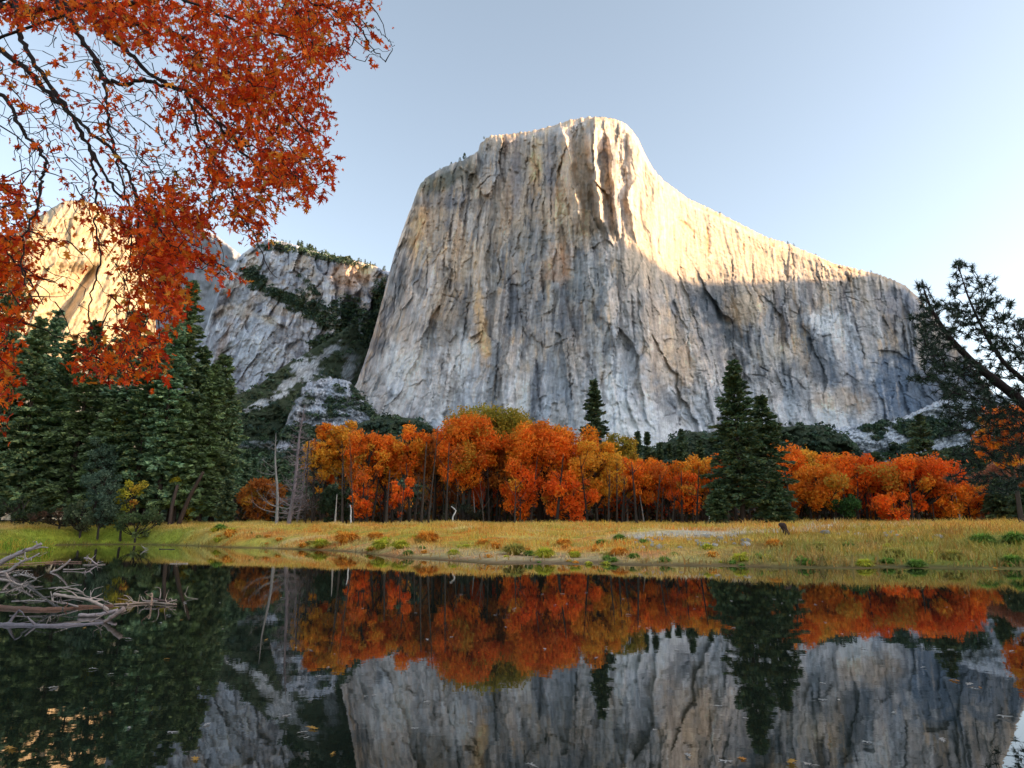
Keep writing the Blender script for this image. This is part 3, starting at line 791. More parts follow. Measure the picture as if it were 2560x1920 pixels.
def ground_cols(X, Y, Z):
    n = fbm(X / 7, Y / 3.5, 4, 211); n2 = fbm(X / 1.2, Y / .8, 3, 212)
    a = X / np.maximum(Y, 1); d = Y - shore(a)
    c = np.ones(X.shape + (3,)) * g3(.60, .34, .07)
    c = lerp(c, g3(.72, .50, .18), sstep(-.05, .25, n + .3 * sstep(60, 78, Y) - .1)[..., None] * .85)
    c = lerp(c, g3(.68, .21, .025), sstep(-.02, .20, fbm(X / 4.5, Y / 2.2, 3, 213))[..., None] * sstep(78, 60, Y)[..., None] * .8)
    c = lerp(c, g3(.30, .32, .05), sstep(.10, .30, fbm(X / 6, Y / 2.2, 3, 214))[..., None] * .7)
    c = lerp(c, g3(.50, .42, .06), sstep(.05, .25, fbm(X / 5, Y / 1.6, 3, 215))[..., None] * .6)
    left = sstep(-.32, -.55, a)
    c = lerp(c, g3(.22, .28, .03), (left * sstep(9, 2, d))[..., None] * .9)
    right = sstep(.18, .42, a)
    c = lerp(c, g3(.17, .20, .035), (right * sstep(22, 3, d + 12 * n))[..., None] * .9)
    c = lerp(c, g3(.30, .13, .04), (right * sstep(.05, .3, fbm(X / 4, Y / 2, 3, 217)))[..., None] * .6)
    sandy = (1 - sstep(.7, 1.1, np.hypot((a - .3) / .17, (Y - 46) / 3.4) + .5 * n)) + (1 - sstep(.7, 1.1, np.hypot((a - .52) / .1, (Y - 52) / 3) + .5 * n))
    spit = np.exp(-(((a - .02) / .26) ** 2)) * sstep(9, 5, d) * sstep(-.5, .5, d)
    c = lerp(c, g3(.56, .49, .38), np.clip(sandy, 0, 1)[..., None] * .95)
    c = lerp(c, g3(.48, .36, .22), (spit * .8)[..., None])
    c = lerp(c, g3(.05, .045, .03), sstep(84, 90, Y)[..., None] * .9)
    c = lerp(c, g3(.10, .065, .035), (sstep(.16, .03, Z) * sstep(25, 30, Y))[..., None] * .8)
    c = lerp(c, g3(.07, .05, .03), sstep(.02, -.1, Z)[..., None])
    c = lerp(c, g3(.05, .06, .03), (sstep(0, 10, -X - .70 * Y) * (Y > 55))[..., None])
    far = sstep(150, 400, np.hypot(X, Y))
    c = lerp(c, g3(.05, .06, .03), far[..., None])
    return np.clip(c * (1 + .3 * n2)[..., None], .01, .7)


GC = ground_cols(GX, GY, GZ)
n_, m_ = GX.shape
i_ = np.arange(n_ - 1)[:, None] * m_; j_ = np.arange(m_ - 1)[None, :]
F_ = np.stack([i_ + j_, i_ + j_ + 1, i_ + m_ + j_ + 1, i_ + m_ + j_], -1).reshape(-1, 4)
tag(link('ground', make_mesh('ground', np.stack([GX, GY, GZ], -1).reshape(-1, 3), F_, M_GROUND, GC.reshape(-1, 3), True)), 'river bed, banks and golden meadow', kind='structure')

wv = np.array([(-160, -30, 0), (160, -30, 0), (160, 86, 0), (-160, 86, 0)], float)
tag(link('water', make_mesh('water', wv, np.array([[0, 1, 2, 3]]), M_WATER)), 'still dark river mirroring the trees and the monolith', kind='structure')
# ---------------------------------------------------------------- tree builders
BK = g3(.045, .036, .030)
BKG = g3(.20, .185, .18)


def hz(x, y):
    return float(height(np.array([float(x)]), np.array([float(y)]))[0])


def place(px, Y):
    a = (px - 1280) / FPX / (CP + .2 * SP)      # columns near the horizon
    X = a * Y
    return X, Y, hz(X, Y)


ORANGE = [(.92, .29, .028), (.88, .22, .022), (.92, .36, .03), (.82, .19, .02)]
DEEP = [(.92, .21, .02), (.88, .16, .018), (.92, .27, .024), (.78, .13, .018)]
AMBER = [(.90, .42, .035), (.88, .34, .03), (.90, .50, .05), (.74, .36, .04)]
BROWN = [(.66, .24, .045), (.58, .19, .04), (.72, .28, .05), (.48, .17, .035)]
OLIVE = [(.42, .33, .04), (.52, .35, .04), (.32, .29, .04), (.56, .30, .04)]
PINK = [(.50, .20, .11), (.55, .22, .08), (.44, .17, .10), (.36, .15, .08)]
GREEN = [(.04, .085, .03), (.06, .11, .035), (.035, .07, .03), (.08, .12, .04)]
YELLOW = [(.55, .45, .04), (.46, .42, .04), (.62, .48, .06), (.36, .36, .04)]


def oak(px, py_top, wpx, Y, pal, label, group='autumn trees along the far side of the meadow', low=.30, dens=1.0, name='oak_tree', lean=0, n_limbs=6, forks=1, leaf=.17, tr=.011):
    X, Y, Z = place(px, Y)
    top = CAMZ + float(ae(px, py_top)[1]) * Y
    H = top - Z; W = wpx / FPX * Y * 1.2
    root = empty(name, (X, Y, Z), label, 'tree', group)
    tm = MB(); bm_ = MB(); lm = MB()
    # clump centres through an uneven crown
    nC = int(max(14, min(90, W * H * .95 * dens)))
    cz = H * (low + 1) / 2; hz_ = H * (1 - low) / 2
    cen = []; tries = 0
    while len(cen) < nC and tries < nC * 30:
        tries += 1
        d = rng.uniform(-1, 1, 3)
        r = np.linalg.norm(d)
        if r > 1 or r < .35 or (d[2] < -.45 and rng.random() < .45): continue
        wid = W / 2 * (1.0 if d[2] > -.2 else .86)
        p = np.array([d[0] * wid, d[1] * wid * .85, cz + d[2] * hz_])
        p[0] += lean * p[2]
        if all(np.linalg.norm((p - q)) > .115 * W ** .5 * 1.9 for q in cen): cen.append(p)
    cen = np.array(cen)
    cr = rng.uniform(.5, 1.35, len(cen)) * .225 * min(W, H) ** .72
    cen[:, 2] = np.minimum(cen[:, 2], H - cr * .55)
    ext = W / 2 - cr * .6
    cen[:, 0] = np.clip(cen[:, 0], -ext + lean * cen[:, 2], ext + lean * cen[:, 2])
    # trunk(s)
    R0 = max(.10, H * tr * 1.7)
    fk = []
    for f in range(forks):
        bx = (f - (forks - 1) / 2) * R0 * 2.5
        tpx = bx + rng.uniform(-.12, .12) * W + lean * H * .7 + (f - (forks - 1) / 2) * W * .25
        P = curve([(bx, 0, -.3), (bx + rng.uniform(-.1, .1) * H * .1, rng.uniform(-.2, .2), H * .28), (lerp(bx, tpx, .5), rng.uniform(-.4, .4), H * .55), (tpx, rng.uniform(-.4, .4), H * .86)], 14)
        rr = R0 * (1 - np.linspace(0, 1, 14)) ** .8 + .03; rr[0] *= 1.5
        tm.tube(P, rr, 8, BK * rng.uniform(.8, 1.3), .08); fk.append((P, rr))
    for k, c in enumerate(cen):
        P, rr = fk[k % forks]
        zt = np.clip(c[2] - .6 * np.hypot(c[0] - P[0, 0], c[1]) - rng.uniform(.2, 1.5), H * .16, H * .8)
        i = int(np.argmin(np.abs(P[:, 2] - zt)))
        s_ = P[i]; mid = (s_ + c) / 2 + np.array([0, 0, -.06 * H * rng.uniform(0, 1)]) + rng.normal(size=3) * .15
        Q_ = curve([s_, mid, c], 7)
        bm_.tube(Q_, np.linspace(max(rr[i] * .5, .05), .02, 7), 5, BK * .9, 0, False)
        for _ in range(3):
            e = c + rdir(1)[0] * cr[k]
            bm_.tube(curve([Q_[4], (Q_[4] + e) / 2 + rng.normal(size=3) * .1, e], 4), [.035, .025, .018, .01], 4, BK * .9, 0, False)
    # leaves in sprays on each clump
    pal = np.array(pal)
    for k, c in enumerate(cen):
        base = pal[rng.integers(0, len(pal))] * rng.uniform(.85, 1.12)
        if rng.random() < .19 and pal[0][0] > .5: base = np.array([(.80, .46, .05), (.50, .36, .05), (.52, .15, .03)][rng.integers(0, 3)])
        n = int(190 * cr[k] ** 1.7 / .55 * dens * .75 / (leaf / .17) ** 1.4); n = max(50, min(n, 420))
        d = rdir(n); d[:, 2] = d[:, 2] * .9 + .10
        r = cr[k] * (.35 + .62 * rng.uniform(0, 1, n) ** .8 + .16 * np.abs(rng.normal(size=n))) * (1 + .35 * noise2(d[:, 0] * 2.2 + k, d[:, 1] * 2.2 + d[:, 2] * 2, k))
        p = c + d * r[:, None]
        U = rdir(n) * leaf * rng.uniform(.7, 1.35, (n, 1)); W_ = rdir(n) * leaf * .72 * rng.uniform(.7, 1.3, (n, 1))
        cc = lerp(base, pal[rng.integers(0, len(pal), n)], rng.uniform(0, .8, (n, 1))) * rng.uniform(.8, 1.2, (n, 1))
        lm.cards(p, U, W_, cc)
    # loose single sprays on the outline
    link('trunk', tm.mesh('trunk', M_BARK, True), root)
    link('branches', bm_.mesh('branches', M_BARK, True), root)
    link('crown', lm.mesh('crown', M_LEAF), root)
    return root


def conifer(px, py_top, wpx, Y, label, group, low=.08, pal=GREEN, nb=150, per=34, name='conifer', droop=.25, card=.34, lean=0, shape=.9, base_py=None, trunk_c=None, tuft=1.0, dark=1.0):
    X, Y, Z = place(px, Y)
    top = CAMZ + float(ae(px, py_top)[1]) * Y
    H = top - Z; W = wpx / FPX * Y
    root = empty(name, (X, Y, Z), label, 'tree', group)
    tm = MB(); lm = MB(); bm_ = MB()
    R0 = H * .013 + .06
    tp = curve([(0, 0, -.4), (lean * H * .3, 0, H * .33), (lean * H * .7, .1, H * .7), (lean * H, 0, H)], 16)
    tr_ = R0 * (1 - np.linspace(0, 1, 16)) + .015; tr_[0] *= 1.4
    tm.tube(tp, tr_, 8, (g3(.07, .05, .04) if trunk_c is None else np.array(trunk_c)), .06)
    pal = np.array(pal)
    ts = np.sort(rng.uniform(low, .985, nb) ** .9)
    ga = 2.399963
    for k, t in enumerate(ts):
        z = t * H
        prof = (1 - t) ** shape * (1 - .35 * sstep(.22, low, t))
        L = W / 2 * prof * (rng.uniform(.45, 1.2) + .12 * math.sin(z * 1.7 + px)) + .25 * min(1, W / 4)
        if rng.random() < .12: L *= .6
        th = k * ga + rng.uniform(-.4, .4)
        c0 = np.array([np.interp(z, tp[:, 2], tp[:, 0]), 0, z])
        dr = np.array([math.cos(th), math.sin(th), 0])
        up = lerp(-droop, .45, t ** 1.6) + rng.uniform(-.12, .12)
        tip = c0 + dr * L + np.array([0, 0, L * up])
        mid = (c0 + tip) / 2 + np.array([0, 0, L * .10])
        Q_ = curve([c0, mid, tip + np.array([0, 0, L * .06])], 6)
        bm_.tube(Q_, np.linspace(max(.02, R0 * .22 * (1 - t) + .015), .01, 6), 3, BK, 0, False)
        n = int(per * (L / (W / 2 + .01) + .22) * 1.4) + 6
        f = rng.uniform(.12, 1.04, n) ** .8
        ix = np.clip((f * 5), 0, 4.999); i0 = ix.astype(int); fr = (ix - i0)[:, None]
        p = Q_[i0] + (Q_[np.minimum(i0 + 1, 5)] - Q_[i0]) * fr
        side = np.cross(dr, [0, 0, 1])
        sp = rng.uniform(-1, 1, (n, 1)) * (.30 * L * (1 - f[:, None] * .7) + .12)
        p = p + side * sp + np.array([0, 0, 1]) * rng.uniform(-.30, .16, (n, 1)) * card * 2 - np.array([0, 0, .12]) * np.abs(sp)
        dirn = dr * .8 + side * np.sign(sp) * rng.uniform(.2, .9, (n, 1)) + rdir(n) * .45
        dirn /= np.linalg.norm(dirn, axis=1)[:, None]
        U = dirn * card * rng.uniform(.6, 1.3, (n, 1)) * tuft
        W_ = np.cross(dirn, rdir(n)); W_ /= np.linalg.norm(W_, axis=1)[:, None] + 1e-6
        W_ *= card * .42 * rng.uniform(.6, 1.3, (n, 1))
        cc = pal[rng.integers(0, len(pal), n)] * rng.uniform(.7, 1.3) * rng.uniform(.75, 1.25, (n, 1)) * dark
        lm.cards(p, U, W_, cc)
    link('trunk', tm.mesh('trunk', M_BARK, True), root)
    link('branches', bm_.mesh('branches', M_BARK, True), root)
    link('crown', lm.mesh('crown', M_NEEDLE), root)
    return root


# ---------------------------------------------------------------- the row of autumn oaks
A_ = 'tall '
OAKS = [
    (650, 1199, 92, 86, BROWN, 'small rounded rust coloured tree standing alone between dark conifers and the grey snags', dict(low=.04, dens=1.3)),
    (690, 1230, 40, 88, PINK, 'pale faded little tree right behind the bare grey snag', dict(low=.1, dens=1.0)),
    (782, 1105, 70, 82, AMBER, 'slim yellow brown tree at the left end of the tall orange row', dict(low=.30, dens=.75)),
    (808, 1056, 62, 85, ORANGE, 'narrow orange topped tree next to the pale leaning dead trunk', dict(low=.38)),
    (852, 1056, 86, 84, AMBER, 'amber orange tree with pointed top, second peak from the left of the row', dict(low=.36)),
    (912, 1074, 84, 80, ORANGE, 'bright orange tree with broad flat top left of the round orange crown', dict(low=.34)),
    (962, 1082, 84, 83, ORANGE, 'plain orange tree filling the gap beside the lone round crown', dict(low=.34)),
    (1023, 1067, 78, 82, ORANGE, 'round topped orange tree standing clear above its neighbours left of centre', dict(low=.42)),
    (900, 1180, 70, 76, DEEP, 'low red orange understorey tree in front of the flat topped one', dict(low=.12, dens=.8)),
    (1000, 1190, 60, 75, DEEP, 'small deep red tree under the round topped orange tree', dict(low=.15)),
    (1085, 1084, 100, 84, BROWN, 'brownish orange tree with a blunt crown left of the tallest tree', dict(low=.36)),
    (1165, 1048, 140, 80, ORANGE, 'big orange tree with forked dark trunk just left of the olive topped tree', dict(low=.34, forks=2)),
    (1222, 1024, 175, 86, OLIVE, 'tallest tree of the row, crown turning olive green above the orange ones', dict(low=.48, forks=2)),
    (1262, 1120, 110, 84, BROWN, 'tree with thin see through olive brown crown below the tallest top', dict(low=.25, dens=.6)),
    (1352, 1064, 150, 80, ORANGE, 'wide crowned tree with thick curving dark trunk right of the tallest tree', dict(low=.42, forks=1, tr=.018)),
    (1310, 1150, 90, 77, DEEP, 'low glowing red tree between two big dark trunks in the centre', dict(low=.14)),
    (1440, 1074, 130, 82, ORANGE, 'tall orange tree left of the slim dark pine', dict(low=.30)),
    (1492, 1100, 110, 78, AMBER, 'yellow orange tree whose crown hangs almost to the grass under the slim pine', dict(low=.10, dens=1.1)),
    (1424, 1180, 120, 75, DEEP, 'broad low red orange tree in front of the centre of the row', dict(low=.08, dens=1.0)),
    (1556, 1082, 80, 94, OLIVE, 'olive yellow tree peeping out behind the row right of the slim pine', dict(low=.3)),
    (1600, 1148, 118, 82, ORANGE, 'rounded orange tree right of the centre with dark stems showing below', dict(low=.32)),
    (1560, 1160, 70, 80, ORANGE, 'narrow orange tree left of the rounded one in the lower part of the row', dict(low=.28)),
    (1672, 1158, 84, 84, ORANGE, 'small orange tree in front of the little far firs', dict(low=.32)),
    (1716, 1184, 84, 79, DEEP, 'short orange red tree below the far firs', dict(low=.18)),
    (1756, 1141, 84, 83, AMBER, 'yellow topped orange tree left of the great dark conifer', dict(low=.32)),
    (1806, 1137, 80, 82, ORANGE, 'orange tree touching the left flank of the great dark conifer', dict(low=.3)),
    (1976, 1116, 100, 80, ORANGE, 'tall orange red tree touching the right flank of the great conifer', dict(low=.12)),
    (2034, 1131, 110, 86, AMBER, 'orange tree behind the round yellow orange one', dict(low=.3)),
    (2092, 1138, 100, 88, ORANGE, 'pale orange tree farther back in front of the dark mound', dict(low=.3)),
    (2048, 1172, 108, 76, [(.82, .26, .02), (.74, .20, .016), (.80, .32, .03)], 'round bright yellow orange tree, the lightest of the right half', dict(low=.26, dens=1.2)),
    (2143, 1141, 100, 80, DEEP, 'round red orange tree behind the small green pine', dict(low=.30)),
    (2222, 1166, 110, 82, DEEP, 'short red orange tree between the round red tree and the spreading oak', dict(low=.12)),
    (2296, 1150, 170, 77, DEEP, 'broad spreading red orange oak with stout black trunk, rightmost big crown', dict(low=.24, tr=.024, n_limbs=9)),
    (2240, 1215, 84, 74, DEEP, 'glowing red bush like tree under the left limbs of the spreading oak', dict(low=.06)),
    (2365, 1200, 90, 78, ORANGE, 'low orange tree under the right limbs of the spreading oak', dict(low=.08)),
    (2415, 1205, 110, 80, ORANGE, 'low orange tree right of the spreading oak, before the dark pines', dict(low=.08)),
    (2464, 1176, 84, 82, PINK, 'pinkish brown half bare tree near the right edge', dict(low=.12, dens=.75)),
    (2540, 1150, 90, 80, PINK, 'salmon coloured tree at the right edge behind the leaning pine', dict(low=.15, dens=.9)),
    (2552, 1012, 130, 60, ORANGE, 'big orange tree half hidden behind the leaning pine at the right edge', dict(low=.5)),
    (2590, 1180, 100, 78, BROWN, 'brown tree cut by the right edge of the view', dict(low=.1)),
    (955, 1195, 80, 88, DEEP, 'low red orange tree seen between the trunks left of centre'),
    (1110, 1185, 90, 89, BROWN, 'low rust tree seen between the trunks under the brownish crown'),
    (1215, 1190, 100, 89, DEEP, 'low glowing orange tree behind the white cane shaped stem'),
    (1400, 1170, 90, 90, ORANGE, 'low orange tree behind the big curving trunk'),
    (1545, 1205, 80, 88, DEEP, 'low red orange tree right of the crown hanging to the grass'),
    (1640, 1200, 90, 89, DEEP, 'low red orange tree behind the stems right of centre'),
    (1770, 1215, 80, 89, BROWN, 'low rust tree left of the great dark conifer'),
    (2180, 1190, 90, 88, ORANGE, 'orange tree in the gap right of the round red orange one'),
    (485, 1240, 46, 82, YELLOW, 'small yellow brown sapling beside the leaning trunk under the conifers', dict(low=.15, dens=.6, name='sapling')),
]
for rec in OAKS:
    px, py, w, Y, pal, lab = rec[:6]; kw = rec[6] if len(rec) > 6 else dict(low=.08)
    oak(px, py, w, Y, pal, lab, **kw)

# thin stems of the understorey
def stems(n, x0, x1, grp):
    for k in range(n):
        px = lerp(x0, x1, (k + rng.uniform(.1, .9)) / n); Y = rng.uniform(72, 84); X, Y, Z = place(px, Y)
        H = rng.uniform(5, 12) * (.58 if px > 1560 else .85); mb = MB(); ln = rng.uniform(-.12, .12)
        pale = rng.random() < .05; H = rng.uniform(2.2, 4.0) if pale else H
        c = g3(.34, .31, .28) if pale else BK * rng.uniform(.6, 1.6)
        P = curve([(0, 0, -.2), (ln * H * .4, 0, H * .4), (ln * H, rng.uniform(-.3, .3), H)], 8)
        mb.tube(P, np.linspace(.15, .03, 8) * rng.uniform(.6, 1.5), 5, c, .05)
        for _ in range(0 if pale else 7):
            i = rng.integers(2, 7); e = P[i] + np.array([rng.uniform(-1.4, 1.4), rng.uniform(-.6, .6), rng.uniform(.6, 2.0)])
            mb.tube(curve([P[i], (P[i] + e) / 2 + [0, 0, -.15], e], 4), [.04, .03, .02, .012], 4, c, 0, False)
        o = link('bare_stem', mb.mesh('bare_stem', M_BARK, True), loc=(X, Y, Z))
        tag(o, 'thin bare pale grey stem among the dark trunks under the orange row' if pale else 'thin dark stem among the trunks under the orange row', 'tree', grp + (' (pale)' if pale else ''))


stems(100, 760, 2440, 'thin stems under the orange trees')

# understorey thicket behind the trunks: low, dark, countless
mb = MB(); n = 16000
px_ = rng.uniform(560, 2620, n); Yq = rng.uniform(84, 97, n); Xq = (px_ - 1280) / FPX / (CP + .2 * SP) * Yq
Zq = height(Xq, Yq) + rng.uniform(0, 1, n) ** 1.3 * (2.8 + 1.8 * fbm(Xq / 5, Yq / 5, 3, 301))
pp = np.stack([Xq, Yq, Zq], -1)
cc = np.array([(.05, .07, .03), (.09, .05, .025), (.04, .05, .03), (.22, .09, .02), (.10, .06, .05)])[rng.integers(0, 5, n)] * rng.uniform(.6, 1.3, (n, 1))
mb.cards(pp, rdir(n) * .34, rdir(n) * .26, cc)
tag(link('undergrowth', mb.mesh('undergrowth', M_NEEDLE)), 'dim brown and green undergrowth behind the trunks of the orange row', kind='stuff')

# far orange and green wood seen through the gaps: second rank of trees, individually placed behind
BACK = [(720, 1262, 60, GREEN, 'low dark green bush behind the grey snags'), (2116, 1243, 56, [(.05, .13, .03), (.07, .16, .04), (.04, .10, .03)], 'small fresh green pine like tree in front of the round red tree')]
oak(2116, 1243, 56, 74, BACK[1][3], BACK[1][4], group='', low=.38, dens=1.3, leaf=.14, name='small_tree')
oak(720, 1262, 60, 84, GREEN, BACK[0][4], group='', low=.05, name='bush')
oak(838, 1225, 66, 77, [(.035, .06, .03), (.05, .07, .03)], 'dark green bush among the trunks at the left part of the orange row', group='', low=.04, dens=1.1, name='bush')
oak(1150, 1262, 100, 79, [(.05, .07, .045), (.08, .08, .05)], 'grey green bush among the trunks under the tallest tree', group='', low=.04, name='bush')
oak(2370, 1245, 60, 80, GREEN, 'dark green bush right of the spreading oak trunk', group='', low=.04, name='bush')
oak(2010, 1262, 60, 80, GREEN, 'dark green bush left under the bright yellow orange tree', group='', low=.04, name='bush')

# ---------------------------------------------------------------- conifers
PINE = [(.060, .105, .048), (.085, .130, .052), (.048, .085, .045), (.12, .14, .05)]
DKP = [(.072, .108, .052), (.10, .14, .062), (.052, .085, .046), (.14, .155, .06)]
TEAL = [(.09, .15, .085), (.12, .185, .095), (.065, .12, .07), (.16, .21, .10)]
gC = 'dark conifers rising above the orange row'
conifer(1858, 900, 205, 68, 'great dark conifer towering above the orange row right of centre', gC, low=.10, pal=PINE, nb=270, per=42, droop=.22, card=.27, shape=.80)
conifer(1925, 985, 165, 71, 'shorter dark conifer leaning against the right side of the great one', gC, low=.08, pal=PINE, nb=170, per=38, droop=.25, card=.28, shape=.75)
conifer(1945, 1180, 120, 66, 'low dark conifer at the right foot of the great one', gC, low=.05, pal=PINE, nb=90, per=40, card=.26)
conifer(1800, 1200, 90, 67, 'low dark conifer at the left foot of the great one', gC, low=.05, pal=PINE, nb=80, per=36, card=.26)
conifer(1493, 948, 185, 96, 'slim dark pine standing alone above the middle of the orange row', gC, low=.42, pal=DKP, nb=150, per=34, droop=.12, card=.34, shape=.75)
gF = 'little dark firs peeping over the orange row'
for px, py, w, lab in [(1602, 1075, 34, 'left of the pair of little dark firs above the rounded orange tree'), (1626, 1078, 36, 'right of the pair of little dark firs above the rounded orange tree'), (1657, 1104, 30, 'thin little fir right of the pair'),
                       (1682, 1107, 34, 'little dark fir left of the big dark green clump'), (1642, 1128, 30, 'lowest of the little dark firs'), (1582, 1098, 26, 'tiny fir beside the olive yellow tree'), (1714, 1070, 60, 'broad dark fir at the left end of the dark mound'), (1760, 1100, 50, 'dark fir behind the yellow topped orange tree')]:
    conifer(px, py, w, 130, lab, gF, low=.2, pal=DKP, nb=90, per=22, card=.5, shape=.8)
gR = 'dark pines at the right behind the spreading oak'
for px, py, w, Y, lab in [(2330, 1034, 150, 92, 'tall dark pine right behind the spreading red oak'), (2205, 1130, 110, 100, 'dark pine between the round red tree and the spreading oak'), (2395, 1130, 100, 96, 'dark pine behind the rusty tree at the right'),
                          (2470, 1100, 110, 100, 'dark pine behind the pinkish half bare tree'), (2510, 1200, 90, 76, 'dark green young conifer near the right edge'), (2565, 1225, 90, 70, 'dark conifer cut by the right edge')]:
    conifer(px, py, w, Y, lab, gR, low=.08, pal=DKP, nb=150, per=34, card=.34, shape=.75)

gL = 'tall dark conifers on the left bank'
LEFTC = [(40, 790, 190, 60, 'tall dark conifer at the left edge of the view'), (-60, 700, 220, 62, 'huge conifer cut by the left edge'), (120, 850, 150, 70, 'shorter conifer in the gap beside the left edge one'),
         (165, 800, 160, 62, 'second tall conifer from the left edge, in front of the sunlit dome'), (222, 862, 150, 74, 'conifer tucked behind in the hollow below the dome'), (272, 776, 150, 64, 'slender spired conifer against the middle of the sunlit dome'),
         (330, 880, 160, 60, 'broad conifer right of the spired one'), (352, 812, 130, 76, 'conifer with pointed top left of the tallest dark one'), (428, 700, 150, 66, 'tallest conifer, its tip lost in the hanging orange leaves'),
         (392, 800, 130, 60, 'dark conifer leaning on the tallest one'), (466, 872, 120, 70, 'conifer right of the tallest one with drooping boughs'), (496, 912, 110, 64, 'conifer with ragged top near the right end of the dark group'),
         (528, 888, 120, 72, 'last tall conifer of the left group against the grey cliff'), (552, 1010, 96, 78, 'shorter conifer at the right end of the left group'), (90, 960, 170, 54, 'front conifer of the left bank with dense low boughs'),
         (250, 1000, 170, 56, 'front conifer above the yellow bush'), (-20, 860, 190, 58, 'dark conifer filling the lower left edge'), (70, 770, 150, 76, 'farther conifer rising behind the left edge group'), (-130, 740, 240, 66, 'tall conifer outside the left edge of the view'), (430, 1000, 130, 62, 'front conifer above the leaning trunk')]
for k, (px, py, w, Y, lab) in enumerate(LEFTC):
    conifer(px, py, w * rng.uniform(.9, 1.3), max(Y + 17, 80 + (k % 3)), lab, gL, low=rng.uniform(.04, .12), lean=rng.uniform(-.03, .03), pal=[DKP, TEAL, PINE, [(.09, .13, .05), (.12, .16, .06), (.07, .10, .05)]][k % 4], nb=int(rng.integers(190, 260)), per=46, card=.34, shape=rng.uniform(.5, .8), droop=rng.uniform(.2, .55), dark=rng.uniform(1.25, 1.9))
conifer(563, 1200, 60, 80, 'small cone shaped dark fir beside the lone rust tree', gL, low=.03, pal=DKP, nb=110, per=30, card=.26, shape=.9)
conifer(604, 1120, 60, 120, 'slim hazy green fir behind the lone rust tree', gF, low=.1, pal=TEAL, nb=120, per=26, card=.45)
for px, py in [(585, 1150), (625, 1140), (650, 1155), (700, 1160), (730, 1150), (745, 1170)]:
    conifer(px, py, 50, 150, 'hazy green fir in the far wood behind the grey snags', 'far firs behind the snags', low=.1, pal=TEAL, nb=70, per=20, card=.6)

# leafy shrubs on the left bank
for px, py, w, Y, pal, lab, kw in [
        (235, 1080, 70, 66, [(.10, .16, .10), (.14, .20, .13), (.07, .12, .08)], 'silvery green young tree against the dark conifers at the left', dict(low=.25, dens=.8)),
        (262, 1028, 34, 68, [(.24, .22, .04), (.18, .2, .04)], 'tiny olive yellow treetop high among the left conifers', dict(low=.8)),
        (250, 1180, 90, 60, [(.12, .18, .12), (.16, .22, .14), (.08, .13, .09)], 'pale green leafy shrub leaning from the left bank', dict(low=.2, dens=.8)),
        (307, 1204, 66, 58, YELLOW, 'bright yellow green bush glowing against the dark conifers', dict(low=.50, dens=.7, lean=.12)),
        (205, 1255, 70, 60, [(.13, .17, .09), (.2, .2, .1), (.08, .11, .06)], 'thin whitish leaved shrub by the water at the left', dict(low=.1, dens=.6)),
        (345, 1262, 90, 60, [(.12, .18, .07), (.18, .22, .08), (.08, .12, .05)], 'light green bush overhanging the left bank', dict(low=.1, dens=.8)),
        (447, 1100, 34, 70, [(.66, .36, .04), (.58, .30, .04)], 'small golden orange tuft of leaves on the right side of the left conifers', dict(low=.86, dens=1.5)),
        (434, 1196, 26, 68, YELLOW, 'small yellow green tuft low on the conifers above the leaning trunk', dict(low=.85, dens=1.4)),
        (60, 1240, 120, 62, [(.05, .08, .04), (.07, .09, .04)], 'dark green thicket at the water edge by the left corner', dict(low=.03, dens=.8)),
        (150, 1275, 120, 60, [(.06, .05, .03), (.10, .05, .03)], 'dim brown thicket under the left conifers', dict(low=.03, dens=.8))]:
    oak(px, py, w, max(Y + 12, 73), pal, lab, group='shrubs on the left bank', name='shrub', leaf=.15, tr=.006, **kw)

# leaning trunk at the left conifers
X, Y, Z = place(445, 77)
mb = MB()
e = pt(508, 1180, 77) - np.array([X, Y, Z])
P = curve([(0, 0, -.3), e * .5 + [-.1, 0, .1], e], 10)
mb.tube(P, np.linspace(.27, .16, 10), 9, g3(.06, .04, .03), .08)
P2 = curve([(-1.0, .2, -.3), (-.9, .2, 2.2), (-.55, .2, 4.5)], 8)
mb.tube(P2, np.linspace(.24, .16, 8), 8, g3(.08, .055, .045), .08)
tag(link('dead_tree', mb.mesh('dead_tree', M_BARK, True), loc=(X, Y, Z)), 'brown bare trunk leaning to the right at the end of the left conifers', 'dead tree')

